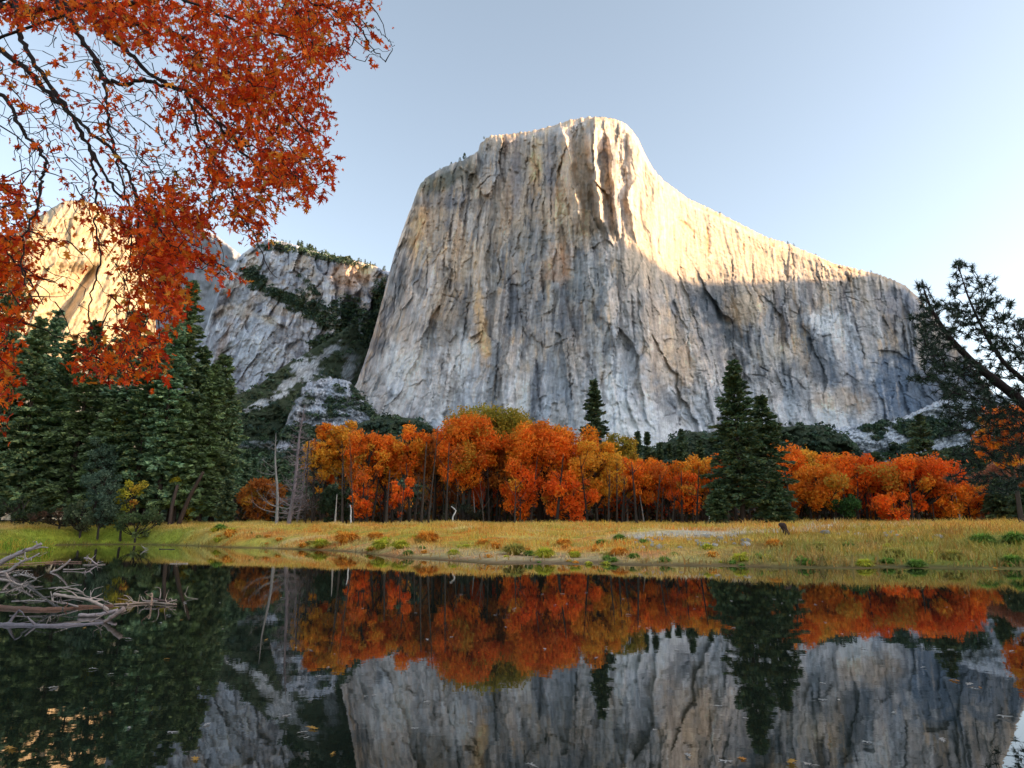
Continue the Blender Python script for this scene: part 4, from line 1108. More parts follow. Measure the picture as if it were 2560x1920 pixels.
# ---------------------------------------------------------------- dead trees
def snag(px, py_base, Y, top_px, top_py, label, col, twigs, spread, r0, seed=0, dense=1):
    X, Y, Z = place(px, Y)
    root = empty('dead_tree', (X, Y, Z), label, 'dead tree', 'dead grey trees left of the orange row')
    tmb = MB(); bmb = MB()
    tip = pt(top_px, top_py, Y) - np.array([X, Y, Z]); tip[1] = 0
    P = curve([(0, 0, -.3), tip * .35 + [.12, 0, 0], tip * .7 + [-.1, 0, 0], tip], 20)
    rr = r0 * (1 - np.linspace(0, 1, 20)) ** .8 + .02
    tmb.tube(P, rr, 7, col, .06)
    for k in range(twigs):
        t = rng.uniform(.12, .98); i = int(t * 18); s_ = P[i]
        L = spread * (1 - t * .65) * rng.uniform(.4, 1.1)
        th = rng.uniform(0, 2 * math.pi)
        d = np.array([math.cos(th), .6 * math.sin(th), rng.uniform(-.25, .7)])
        e_ = s_ + d * L; m_1 = (s_ + e_) / 2 + np.array([0, 0, -.12 * L]) + rng.normal(size=3) * .08 * L
        Q_ = curve([s_, m_1, e_], 6); bmb.tube(Q_, np.linspace(max(.018, rr[i] * .35), .010, 6), 4, col * rng.uniform(.7, 1.3), 0, False)
        for _ in range(dense):
            j = rng.integers(2, 6); e2 = Q_[j] + rdir(1)[0] * L * .34 + [0, 0, .1 * L]
            bmb.tube(curve([Q_[j], (Q_[j] + e2) / 2 + rng.normal(size=3) * .05, e2], 4), [.014, .012, .010, .007], 3, col, 0, False)
    link('trunk', tmb.mesh('trunk', M_BARK, True), root)
    link('branches', bmb.mesh('branches', M_BARK, True), root)


snag(693, 1308, 74, 690, 1082, 'bare grey tree with few forked limbs left of the leaning dead trunk', g3(.25, .23, .22), 26, 3.4, .17, dense=4)
snag(722, 1312, 76, 762, 1010, 'tall leaning dead conifer trunk bristling with fine pinkish grey twigs', g3(.22, .18, .19), 150, 2.6, .24, dense=5)
snag(742, 1312, 80, 776, 1100, 'second finer dead trunk beside the bristling leaning one', g3(.20, .17, .17), 90, 2.4, .14, dense=4)
for px, tx, ty, lab in [(1308 * 0 + 880, 876, 1262, 'thin whitish broken stem leaning among the trunks left of centre'), (1133, 1134, 1266, 'crooked white bare stem hooked like a cane under the tallest tree'), (1775, 1772, 1285, 'short white stump left of the great conifer')]:
    X, Y, Z = place(px, 73.5); tip = pt(tx, ty, 73.5) - np.array([X, Y, Z]); mb = MB()
    hook = (1.0 if px == 1133 else .15)
    mb.tube(curve([(0, 0, -.2), tip * .4 + [-.05, 0, 0], tip * .75 + [.25 * hook, 0, 0], tip + [-.25 * hook, 0, 0]], 10), np.linspace(.10, .05, 10), 6, g3(.62, .6, .58), .1)
    tag(link('white_snag', mb.mesh('white_snag', M_WOOD, True), loc=(X, Y, Z)), lab, 'dead stem')

# ---------------------------------------------------------------- small trees on the rim of the grey cliff and of the monolith
def tiny_conifer(Hh, seed, broad=False):
    mb = MB(); n = 90
    t = rng.uniform(.12, 1, n)
    r = (.30 if broad else .20) * Hh * (1 - t) ** (.5 if broad else .8) * rng.uniform(.3, 1.1, n) + .02 * Hh
    th = rng.uniform(0, 6.28, n)
    p = np.stack([r * np.cos(th), r * np.sin(th), t * Hh], -1)
    U = np.stack([np.cos(th), np.sin(th), -.3 + 0 * t], -1) * Hh * .07; W_ = rdir(n) * Hh * .05
    mb.cards(p, U, W_, np.array(PINE)[rng.integers(0, 4, n)] * rng.uniform(.8, 1.3, (n, 1)))
    mb.tube([(0, 0, -.1 * Hh), (0, 0, .5 * Hh), (0, 0, Hh)], [.02 * Hh, .014 * Hh, .003], 4, BK, 0, False)
    return mb.mesh('rim_pine', M_NEEDLE)


TINY = [tiny_conifer(1.0, k, k % 3 == 2) for k in range(6)]
rim_x = list(rng.uniform(690, 790, 17)) + list(rng.uniform(790, 850, 7)) + list(rng.uniform(850, 962, 16)) + [745, 748, 752, 776, 779, 772]
for px in rim_x:
    py = float(np.interp(px, [p[0] for p in LC_TOP], [p[1] for p in LC_TOP])) + 4
    Y = float(np.interp(px, [p[0] for p in LC_PLAN], [p[1] for p in LC_PLAN])) + 160
    p = pt(px, py, Y)
    o = link('rim_pine', TINY[rng.integers(0, 6)], loc=p)
    h = rng.uniform(9, 20) * (1.5 if 740 < px < 790 else 1) / 1.0
    o.scale = (h, h, h); o.rotation_euler[2] = rng.uniform(0, 6)
    tag(o, 'tiny dark pine on the rim of the grey cliff left of the monolith', 'tree', 'pines on the rim of the grey cliff')
for px, py, h in [(1161, 398, 20), (1128, 413, 12), (1150, 402, 12), (1100, 425, 9), (1210, 345, 8), (1300, 331, 6), (1970, 608, 9), (1985, 613, 8), (1800, 534, 8), (2178, 680, 8), (1500, 293, 5), (1370, 318, 6), (2040, 637, 7)]:
    e_ = float(ae(px, py)[1]); Yb_ = float(np.interp(px, [p[0] for p in EC_PLAN], [p[1] for p in EC_PLAN]))
    Y = (Yb_ + 54 + 55) / (1 - .07 * e_)
    o = link('rim_pine', TINY[rng.integers(0, 6)], loc=pt(px, py + 3, Y)); o.scale = (h * 1.4, h * 1.4, h)
    tag(o, 'tiny dark bush on the skyline of the big monolith', 'tree', 'bushes on the skyline of the monolith')
# ---------------------------------------------------------------- ground hits, grass
def hit(px, py):
    a, e = ae(px, py); a = float(a); e = float(e)
    Ys = np.arange(3, 95, .1); z = height(a * Ys, Ys); ray = CAMZ + e * Ys
    z = np.maximum(z, 0)
    k = np.argmax(ray <= z)
    Yk = Ys[k] if (ray <= z).any() else 90
    return a * Yk, Yk, float(z[k])


def on_water(px, py):
    a, e = ae(px, py); Y = -CAMZ / float(e)
    return float(a) * Y, Y


def grass_mesh(X, Y, Z, Hh, Wd, C, lean=.35):
    n = len(X); mb = MB()
    th = rng.uniform(0, 6.28, n); w = np.stack([np.cos(th) * Wd, np.sin(th) * Wd * .4, 0 * th], -1)
    b = np.stack([X, Y, Z - .03], -1)
    t1 = b + np.stack([rng.normal(0, lean * .35, n) * Hh, rng.normal(0, lean * .35, n) * Hh, Hh * .55], -1)
    t2 = t1 + np.stack([rng.normal(0, lean, n) * Hh, rng.normal(0, lean, n) * Hh, Hh * .42], -1)
    V = np.stack([b - w, b + w, t1 + w * .7, t1 - w * .7, t2], 1).reshape(-1, 3)
    k = np.arange(n)[:, None] * 5
    F4 = k + np.array([[0, 1, 2, 3]]); F3 = k + np.array([[3, 2, 4]])
    mb.add(V, F3, F4, np.repeat(C, 5, 0))
    return mb


n = 150000
aa = rng.uniform(-.84, .86, n); ys = shore(aa)
tt = rng.uniform(0, 1, n) ** .9
YY = ys - .3 + (86 - ys) * tt; XX = aa * YY
ZZ = height(XX, YY)
ok = ZZ > .04
XX, YY, ZZ, aa, ys = XX[ok], YY[ok], ZZ[ok], aa[ok], ys[ok]
d_ = YY - ys
gc = ground_cols(XX, YY, ZZ)
spit_ = np.exp(-(((aa - .02) / .26) ** 2)) * sstep(11, 6, d_)
sandy_ = (1 - sstep(.7, 1.1, np.hypot((aa - .3) / .17, (YY - 46) / 3.4))) + (1 - sstep(.7, 1.1, np.hypot((aa - .52) / .1, (YY - 52) / 3)))
dens = (1 - .85 * spit_) * (1 - .8 * np.clip(sandy_, 0, 1)) * np.clip(.75 + 1.2 * fbm(XX / 3.5, YY / 2, 3, 221), .15, 1)
ok = rng.random(len(XX)) < dens
XX, YY, ZZ, aa, d_, gc = XX[ok], YY[ok], ZZ[ok], aa[ok], d_[ok], gc[ok]
hh = (.28 + .22 * np.clip(fbm(XX / 4, YY / 3, 3, 222) + .5, 0, 1.2)) * rng.uniform(.35, 1.35, len(XX)) * .72 * (1 + .5 * sstep(.25, .5, aa)) * (.55 + 1.1 * np.clip(fbm(XX / 2.6, YY / 1.8, 3, 223) + .4, 0, 1))
straw = np.array([(.76, .52, .16), (.70, .38, .08), (.78, .60, .24), (.62, .26, .04)])[rng.integers(0, 4, len(XX))]
k_ = rng.uniform(.0, .5, (len(XX), 1)) * (1 - .75 * sstep(.25, .10, gc[:, :1] / (gc[:, 1:2] + 1e-4) - .8))
gcol = lerp(gc * 1.25, straw, k_) * rng.uniform(.75, 1.25, (len(XX), 1))
tag(link('grass', grass_mesh(XX, YY, ZZ, hh, .035 * rng.uniform(.6, 1.4, len(XX)), np.clip(gcol, 0, .8)).mesh('grass', M_GRASS)), 'golden and green meadow grass between the river and the trees', kind='stuff')

# low bank grass in the left corner and on the near banks outside the view
n = 14000
XX = rng.uniform(-44, -27, n); YY = rng.uniform(38, 52, n); ZZ = height(XX, YY); ok = ZZ > .03
XX, YY, ZZ = XX[ok], YY[ok], ZZ[ok]
cc = np.array([(.30, .40, .04), (.42, .42, .05), (.50, .36, .05), (.22, .34, .04)])[rng.integers(0, 4, len(XX))] * rng.uniform(.7, 1.3, (len(XX), 1))
tag(link('grass', grass_mesh(XX, YY, ZZ, rng.uniform(.3, .8, len(XX)), .04 * rng.uniform(.6, 1.4, len(XX)), cc).mesh('grass', M_GRASS)), 'bright green and yellow grass on the small point at the left edge', kind='stuff')

# tussocks
YG = [(.42, .42, .04), (.55, .45, .06), (.34, .38, .04)]; OG = [(.60, .28, .04), (.66, .36, .06), (.52, .22, .03)]; GG = [(.14, .24, .04), (.20, .30, .05), (.10, .18, .03)]; BG = [(.34, .30, .07), (.46, .34, .08), (.26, .26, .06)]
c6 = lambda x, y: (600 + x * .452, 980 + y * .452)
c7 = lambda x, y: (1560 + x * .452, 860 + y * .452)
TUS = [(c6(780, 868), 48, YG, 'yellow green grass tussock, the leftmost of the bright pair on the near meadow'), (c6(885, 865), 44, YG, 'yellow grass tussock, right one of the bright pair on the near meadow'), (c6(1035, 830), 58, OG, 'orange domed tussock behind the bright yellow pair'),
       (c6(750, 815), 40, OG, 'small orange tussock above the leftmost yellow one'), (c6(590, 838), 60, OG, 'wide low orange tussock on the left meadow'), (c6(445, 862), 44, YG, 'small green yellow tussock at the waterline on the left'),
       (c6(1515, 900), 58, BG, 'tall straw and green fountain shaped tussock in the centre of the bank'), (c6(1600, 905), 30, GG, 'small vivid green tussock between the two fountain shaped ones'), (c6(1685, 915), 52, YG, 'yellow green fountain shaped tussock right of the straw one'),
       (c6(1345, 850), 36, OG, 'orange tussock behind and left of the fountain shaped ones'), (c6(1410, 865), 34, OG, 'red orange tussock just left of the straw fountain'), (c6(1250, 865), 24, YG, 'little yellow tussock left of centre'), (c6(1790, 850), 40, OG, 'orange tussock behind the yellow green fountain'),
       (c6(1850, 915), 34, YG, 'yellow green tussock at the edge of the flat right of centre'), (c6(1965, 880), 22, OG, 'small rust tussock in front of the gravel patch'), (c6(2100, 905), 46, OG, 'orange yellow tussock beside the pool margin'), (c6(2180, 920), 30, GG, 'green tussock at the left end of the dark bank line'),
       (c6(1180, 900), 30, YG, 'flat yellow tussock on the sandy spit'), (c6(930, 900), 26, GG, 'dark green mat tussock on the sandy spit'), (c6(2000, 845), 30, GG, 'green tussock left of the gravel patch'), (c6(2100, 820), 32, GG, 'green tussock above the gravel patch'),
       (c7(1985, 1110), 56, GG, 'big dark green tussock on the right meadow'), (c7(2165, 1100), 56, GG, 'dark green tussock cut by the right edge'), (c7(1240, 1125), 30, GG, 'green tussock right of the dark stump'), (c7(1080, 1140), 44, BG, 'straw green tussock on the right bank'),
       (c7(1620, 1235), 44, GG, 'green tussock at the waterline on the right'), (c7(1330, 1230), 40, YG, 'yellow tussock at the waterline right of the stump'), (c7(2150, 1220), 50, GG, 'green tussock at the water by the right edge'), (c7(830, 1120), 40, OG, 'orange tussock left under the stump'),
       (c7(1500, 1180), 50, BG, 'brownish green tussock in the middle of the right bank'), (c7(1820, 1190), 50, BG, 'large mixed tussock on the right bank'), (c7(640, 1200), 40, YG, 'yellow tussock on the right bank below the gravel'), (c7(1010, 1220), 36, GG, 'dark green tussock at the end of the sandy flat')]
SEDGE = {'green': GG, 'straw yellow': YG, 'rust orange': OG, 'brownish green': BG}
for k in range(90):
    px = rng.uniform(520, 2540); right = px > 1450
    c_ = rng.choice(list(SEDGE), p=[.42, .22, .08, .28] if right else [.12, .34, .34, .20])
    py = float(np.interp(px, SH[:, 0], SH[:, 1])) - (abs(rng.normal(0, 26)) if right else rng.uniform(2, 52)) - 3
    TUS.append(((px, py), rng.uniform(10, 34), SEDGE[c_], 'low ' + c_ + ' sedge clump scattered along the ' + ('right' if right else 'left') + ' half of the far bank', c_ + ' sedge clumps, ' + ('right' if right else 'left') + ' half of the bank'))
for (px, py), w, pal, lab, *grp_ in TUS:
    X, Y, Z = hit(px, py); Wm = w / FPX * Y
    Wm *= 1.25; n = 700 if not grp_ else 160
    r = Wm * .16 * np.sqrt(rng.uniform(0, 1, n)); th = rng.uniform(0, 6.28, n)
    b = np.stack([r * np.cos(th), r * np.sin(th), 0 * r - .06], -1)
    out = np.stack([np.cos(th), np.sin(th), 0 * th], -1)
    ph = rng.uniform(0, 1, (n, 1)) ** .75 * 1.45; Rr = Wm * .46 * rng.uniform(.7, 1.12, (n, 1))
    t2 = b + out * Rr * np.sin(ph) + [0, 0, 1] * Rr * .95 * np.cos(ph)
    t1 = b + out * Rr * .55 * np.sin(ph) + [0, 0, 1] * (Rr * .95 * np.cos(ph) * .62 + .16 * Wm * np.sin(ph))
    w_ = np.stack([-np.sin(th), np.cos(th), 0 * th], -1) * Wm * (.016 if not grp_ else .03)
    V = np.stack([b - w_, b + w_, t1 + w_, t1 - w_, t2], 1).reshape(-1, 3)
    kk = np.arange(n)[:, None] * 5; mb = MB()
    cc = np.array(pal)[rng.integers(0, len(pal), n)] * 1.35 * rng.uniform(.75, 1.3, (n, 1))
    mb.add(V, kk + np.array([[3, 2, 4]]), kk + np.array([[0, 1, 2, 3]]), np.repeat(cc, 5, 0))
    tag(link('grass_tussock', mb.mesh('grass_tussock', M_GRASS), loc=(X, Y, Z)), lab, 'grass tussock', grp_[0] if grp_ else 'tussocks on the meadow')

# dark leaning stump, and stones on the gravel patch
X, Y, Z = hit(1968, 1338)
tipw = pt(1956, 1311, Y) - np.array([X, Y, Z]); mb = MB()
mb.tube(curve([(.05, 0, -.2), tipw * .35, tipw * .8, tipw + [-.05, 0, 0]], 8), np.array([.24, .20, .17, .16, .17, .17, .19, .15]), 9, g3(.05, .032, .028), .16)
mb.tube(curve([tipw * .95, tipw + [-.12, 0, .02], tipw + [-.22, 0, -.06]], 5), [.13, .12, .10, .08, .05], 7, g3(.07, .045, .035), .15)
tag(link('stump', mb.mesh('stump', M_BARK, True), loc=(X, Y, Z)), 'short dark stump leaning left on the meadow before the great conifer', 'stump')


def stone_mesh(seed):
    import bmesh
    bm = bmesh.new(); bmesh.ops.create_icosphere(bm, subdivisions=2, radius=1)
    V = np.array([v.co[:] for v in bm.verts]); F = np.array([[v.index for v in f.verts] for f in bm.faces]); bm.free()
    s = 1 + .35 * noise2(V[:, 0] * 1.3 + seed, V[:, 1] * 1.3 + V[:, 2] * 1.7, seed)
    V = V * s[:, None] * [1, .8, .5]
    return make_mesh('stone', V, F, M_TALUS, np.ones((len(V), 3)) * g3(.52, .47, .40) * rng.uniform(.8, 1.2), True)


ST = [stone_mesh(k) for k in range(5)]
for k in range(60):
    px = rng.uniform(1590, 1870) if k < 42 else rng.uniform(2030, 2350); py = (rng.uniform(1337, 1372) if k < 42 else rng.uniform(1330, 1352))
    X, Y, Z = hit(px, py)
    o = link('stone', ST[k % 5], loc=(X, Y, Z + .03)); s = rng.uniform(.10, .34); o.scale = (s, s, s); o.rotation_euler[2] = rng.uniform(0, 6)
    tag(o, 'pale grey stone on the gravel patch in the right half of the meadow' if k < 42 else 'pale grey stone on the bare strip far right of the meadow', 'stone', 'stones on the gravel patch' if k < 42 else 'stones on the bare strip at the right')

# ---------------------------------------------------------------- driftwood
DW = g3(.40, .36, .36)
cw = lambda x, y: (x * .226, 1320 + y * .226)


def drift(pts, r, label, col=DW, base=None, group='bleached driftwood in the water at the left', twigs=0, z0=.03, name='driftwood_branch', cat='driftwood', fixed=False):
    """pts in crop coordinates; base = the crop y at which it lies on the water (its distance)"""
    W = []
    for (x, y) in pts:
        px, py = cw(x, y)
        if base is None:
            X, Y = on_water(px, py); W.append((X, Y, z0))
        else:
            Yb_ = on_water(*cw(x, base))[1]; q = pt(px, py, Yb_); W.append(tuple(q))
    W = np.array(W); o0 = W[0].copy(); o0[2] = 0
    P = curve(W - o0, max(8, len(W) * 4)); n = len(P); mb = MB()
    rr = np.linspace(r[0], r[1], n) * (1 + .12 * rng.uniform(-1, 1, n))
    r = (r[0] * .68, r[1] * .62); rr = rr * .65; twigs = int(twigs * 1.1) + 1; col = col * g3(.80, .70, .62)
    P = P + rng.normal(0, .3, P.shape) * rr[:, None] * .4
    mb.tube(P, rr, 8, col * rng.uniform(.85, 1.15), .12)
    for _ in range(twigs):
        i = rng.integers(2, n - 1); L = rng.uniform(.12, .6); d = rdir(1)[0]; d[2] = abs(d[2]) * .5
        e = P[i] + d * L
        mb.tube(curve([P[i], (P[i] + e) / 2 + rng.normal(size=3) * .06, e], 5), np.linspace(rr[i] * .4 + .004, .004, 5), 5, col * rng.uniform(.8, 1.2), 0, False)
    o = link(name, mb.mesh(name, M_WOOD, True), loc=tuple(o0))
    tag(o, label, cat, group)
    return o


drift([(-200, 890), (0, 885), (300, 905), (600, 905), (900, 880), (1250, 865)], (.12, .07), 'long brown waterlogged log lying flat from the left edge', g3(.24, .15, .12), z0=-.01, name='log', cat='log', twigs=3)
drift([(-200, 1080), (0, 1075), (300, 1080), (600, 1085), (900, 1070), (1150, 1050)], (.11, .06), 'thick grey blue log, nearest to the camera, half sunk along the left edge', g3(.22, .22, .27), z0=-.01, name='log', cat='log', twigs=2)
drift([(1150, 1040), (1250, 980), (1370, 890)], (.05, .07), 'split grey end piece sticking up at the tip of the near log', g3(.42, .36, .36), base=1050)
drift([(870, 965), (1050, 960), (1200, 940), (1300, 905)], (.05, .05), 'smooth grey branch lying over the near log', g3(.42, .38, .42), base=985)
drift([(1000, 1040), (1080, 1000), (1150, 955)], (.02, .018), 'short thin branch crossing under the smooth grey one', base=1040)
drift([(590, 735), (780, 760), (960, 790), (1090, 840), (1200, 905)], (.045, .05), 'pale peeled branch sloping down to the right', g3(.55, .50, .48), base=905, twigs=4)
drift([(540, 668), (720, 660), (890, 700), (950, 755), (1100, 790), (1240, 842)], (.022, .016), 'long thin curved branch above the pale peeled one', g3(.5, .47, .47), base=870, twigs=5)
drift([(700, 660), (800, 640), (905, 630)], (.018, .012), 'thin twig pointing right from the curved branch', g3(.5, .47, .47), base=700)
drift([(130, 812), (380, 805), (600, 815), (740, 835), (860, 872)], (.022, .028), 'long thin grey branch lying behind the brown log', g3(.42, .40, .42), base=890, twigs=5)
drift([(562, 700), (575, 780), (592, 862)], (.014, .018), 'upright thin stick standing in front of the thin grey branch', g3(.5, .48, .48), base=880)
drift([(1003, 690), (1002, 730), (1006, 780)], (.010, .014), 'short upright twig on the curved branch', g3(.5, .48, .48), base=860)
drift([(310, 640), (420, 720), (560, 830), (700, 900)], (.03, .04), 'dark wet branch under the tangle', g3(.14, .15, .16), base=900, twigs=6)
drift([(1260, 855), (1400, 850), (1560, 840), (1700, 835), (1850, 850), (1950, 855)], (.03, .03), 'knobbly pale branch floating at the outer end of the tangle', g3(.55, .46, .40), z0=.02, twigs=10)
drift([(1558, 755), (1580, 800), (1650, 812), (1740, 805)], (.016, .02), 'thin kinked branch above the knobbly one', g3(.48, .45, .46), base=850)
drift([(1655, 735), (1680, 728), (1678, 800), (1668, 855)], (.022, .030), 'short hooked stub standing up from the knobbly branch', g3(.52, .40, .34), base=860)
drift([(1775, 678), (1776, 730), (1766, 785)], (.010, .016), 'thin upright twig right of the hooked stub', g3(.55, .5, .5), base=840)
drift([(1690, 778), (1780, 800), (1875, 805)], (.03, .03), 'dark short piece lying over the knobbly branch', g3(.16, .12, .12), base=840)
drift([(1830, 845), (1890, 810), (1955, 795)], (.02, .018), 'forked pale tip of the floating branch', g3(.55, .48, .44), base=850)
drift([(2040, 725), (2060, 755), (2090, 772), (2190, 785)], (.010, .010), 'small lone twig floating beyond the end of the tangle', g3(.6, .55, .5), base=785)
drift([(-150, 470), (0, 385), (200, 285), (330, 235), (455, 178)], (.19, .10), 'thick bleached log rising over the grassy point at the left edge', g3(.46, .43, .47), base=430, name='log', cat='log', twigs=6)
drift([(380, 232), (460, 212), (530, 215)], (.05, .03), 'broken side limb at the top of the thick bleached log', g3(.5, .46, .5), base=430)
drift([(400, 145), (415, 185), (430, 215)], (.03, .05), 'short stub at the very top of the thick bleached log', g3(.5, .46, .5), base=430)
drift([(0, 500), (110, 470), (220, 385), (330, 340), (435, 282)], (.10, .04), 'curved grey bough in front of the thick bleached log', g3(.48, .45, .47), base=520, twigs=8)
drift([(280, 265), (275, 310), (300, 345)], (.035, .03), 'bowed short bough between the two leaning logs', g3(.5, .47, .5), base=470)
drift([(0, 408), (160, 405), (330, 400), (600, 385), (900, 385)], (.03, .03), 'reddish thin pole lying level behind the boughs', g3(.46, .30, .26), z0=.04, twigs=5)
drift([(560, 488), (640, 462), (700, 420), (745, 385), (782, 345)], (.07, .04), 'grey branch rising to the right out of the water', g3(.48, .44, .46), base=490)
drift([(700, 458), (800, 460), (940, 450)], (.04, .03), 'level grey branch joining the rising one', g3(.5, .46, .46), base=470)
drift([(930, 330), (990, 340), (1060, 395), (1080, 405)], (.06, .03), 'jagged bleached root piece above the water', g3(.52, .48, .52), base=410, twigs=9)
drift([(915, 412), (1050, 410), (1165, 406)], (.02, .015), 'thin stick floating under the jagged root', g3(.6, .56, .56), z0=.02)
drift([(-100, 560), (0, 572), (120, 592), (190, 620), (265, 645)], (.06, .03), 'low grey branch drooping into the water at the left edge', g3(.45, .42, .42), base=640, twigs=4)
drift([(60, 490), (85, 540), (120, 590)], (.07, .05), 'stout short limb joining the boughs to the water', g3(.42, .38, .38), base=590)
drift([(150, 530), (260, 520), (400, 560)], (.06, .03), 'tangle of small grey sticks in the water below the grassy point', g3(.4, .4, .42), base=565, twigs=16)
drift([(1580, 205), (1600, 225), (1640, 235)], (.05, .03), 'small grey stick at the foot of the green bank', g3(.5, .5, .5), base=240, twigs=3)
drift([(1760, 235), (1850, 236), (1930, 238)], (.04, .04), 'dark floating stick near the green bank', g3(.12, .10, .09), z0=.02)
drift([(1880, 396), (1980, 396), (2080, 395)], (.02, .02), 'long thin pale stick floating off the green bank', g3(.62, .58, .56), z0=.02)

# ---------------------------------------------------------------- leaf shape
LO = np.array([(0, 0), (.06, .16), (.30, .14), (.12, .34), (.44, .52), (.13, .58), (.30, .92), (.08, .84), (.02, 1.12), (-.08, .84), (-.30, .92), (-.13, .58), (-.44, .52), (-.12, .34), (-.30, .14), (-.06, .16)])
NL = len(LO)


def leaf_geo(curl=.18, seed=0):
    r_ = np.random.default_rng(seed)
    V = np.zeros((NL + 1, 3)); V[:NL, :2] = LO * (1 + .10 * r_.normal(size=LO.shape)); V[NL] = (0, .45, 0)
    V[:, 2] = curl * (np.abs(V[:, 0]) * 1.1) - curl * (V[:, 1] - .4) ** 2 + .04 * r_.normal(size=NL + 1)
    F = np.array([[i, (i + 1) % NL, NL] for i in range(NL)])
    return V - [0, .0, 0], F


LEAF = [leaf_geo(c, s) for s, c in enumerate([.15, .3, -.2, .05, .45, -.35])]

# floating leaves
FLC = {'pale': [(.62, .56, .50), (.55, .52, .48)], 'orange': [(.72, .30, .06), (.70, .38, .08)]}  # pale set: the whitish glare on the leaves is put into their colour
LM = {}
for k, cs in FLC.items():
    for i, c in enumerate(cs):
        for j in range(3):
            V, F = LEAF[(i * 3 + j) % 6]
            V2 = V * [.7, 1, .35]; V2[:, 2] -= V2[:, 2].min()
            LM[(k, i, j)] = make_mesh('floating_leaf', V2, F, M_LEAF, np.ones((len(V2), 3)) * np.array(c) * rng.uniform(.85, 1.1))
BIG = [(795, 1826, .13, 'orange', 'curled orange leaf floating alone at the bottom left of centre'), (770, 1832, .09, 'pale', 'pale leaf tip floating against the orange curled leaf'), (1978, 1900, .15, 'orange', 'largest orange leaf floating at the bottom edge right of centre'), (2005, 1908, .12, 'pale', 'pale leaf touching the right side of the largest orange leaf'),
       (1860, 1903, .12, 'orange', 'small orange leaf left of the largest one at the bottom edge'), (1835, 1907, .11, 'pale', 'white leaf left of the small orange leaf at the bottom edge'), (492, 1905, .12, 'orange', 'orange leaf at the bottom edge left of centre'), (20, 1868, .14, 'orange', 'yellow orange leaf at the bottom left corner'), (122, 1724, .14, 'pale', 'cream leaf on the dark water at the far left'),
       (2400, 1706, .14, 'orange', 'orange and cream leaf floating in the dark right part of the water'), (2432, 1711, .14, 'pale', 'long cream leaf next to the orange one at the right'), (2352, 1846, .10, 'pale', 'bright white leaf near the bottom right'), (2490, 1790, .15, 'pale', 'long white leaf near the right edge'), (1312, 1914, .1, 'pale', 'white leaf at the bottom edge near the centre'),
       (415, 1832, .10, 'pale', 'slim white leaf in the pale reflection at the lower left'), (325, 1818, .07, 'pale', 'small white leaf left of the slim one at the lower left')]
for (px, py, s, c, lab) in BIG:
    X, Y = on_water(px, py); o = link('floating_leaf', LM[(c, rng.integers(0, 2), rng.integers(0, 3))], loc=(X, Y, .004))
    o.scale = (s, s, s); o.rotation_euler = (rng.uniform(-.12, .12), rng.uniform(-.12, .12), rng.uniform(0, 6.28)); tag(o, lab, 'leaf', 'leaves floating on the river')
for k in range(105):
    px = rng.uniform(150, 2540); py = 1480 + 430 * rng.random() ** 1.1 if k < 60 else rng.uniform(1460, 1640)
    if py < 1500 and px < 420: continue
    X, Y = on_water(px, py); c = 'orange' if rng.random() < .18 else 'pale'
    o = link('floating_leaf', LM[(c, rng.integers(0, 2), rng.integers(0, 3))], loc=(X, Y, .004))
    s = rng.uniform(.035, .085) * (1 + .03 * Y); o.scale = (s, s, s); o.rotation_euler[2] = rng.uniform(0, 6.28)
    tag(o, ('small orange' if c == 'orange' else 'small pale') + ' fallen leaf floating on the open dark water', 'leaf', ('orange' if c == 'orange' else 'pale') + ' leaves scattered over the river')

# ---------------------------------------------------------------- greedy branching towards targets
def grow(skel, targets, pref, bend=.12, mid=3, penal=.9):
    """skel: (n,3) nodes; every target is joined to the nearest node in growing order; returns list of paths and updated nodes"""
    pref = np.array(pref) / np.linalg.norm(pref)
    nodes = np.zeros((len(skel) + len(targets) * (mid + 1), 3)); nn = len(skel); nodes[:nn] = skel
    dmin = np.array([np.min(np.linalg.norm(skel - t, axis=1)) for t in targets])
    paths = []
    for t in targets[np.argsort(dmin)]:
        v = t - nodes[:nn]; L = np.linalg.norm(v, axis=1) + 1e-6
        cost = L * (1 + penal * (1 - (v @ pref) / L)) + .02
        i = int(np.argmin(cost)); s_ = nodes[i]; Lk = L[i]
        m1 = s_ + v[i] * .35 + rng.normal(size=3) * Lk * bend + pref * Lk * .04; m2 = s_ + v[i] * .7 + rng.normal(size=3) * Lk * bend
        Q_ = curve([s_, m1, m2, t], 3 + mid)
        paths.append(Q_)
        nodes[nn:nn + mid + 1] = Q_[-(mid + 1):]; nn += mid + 1
    return paths


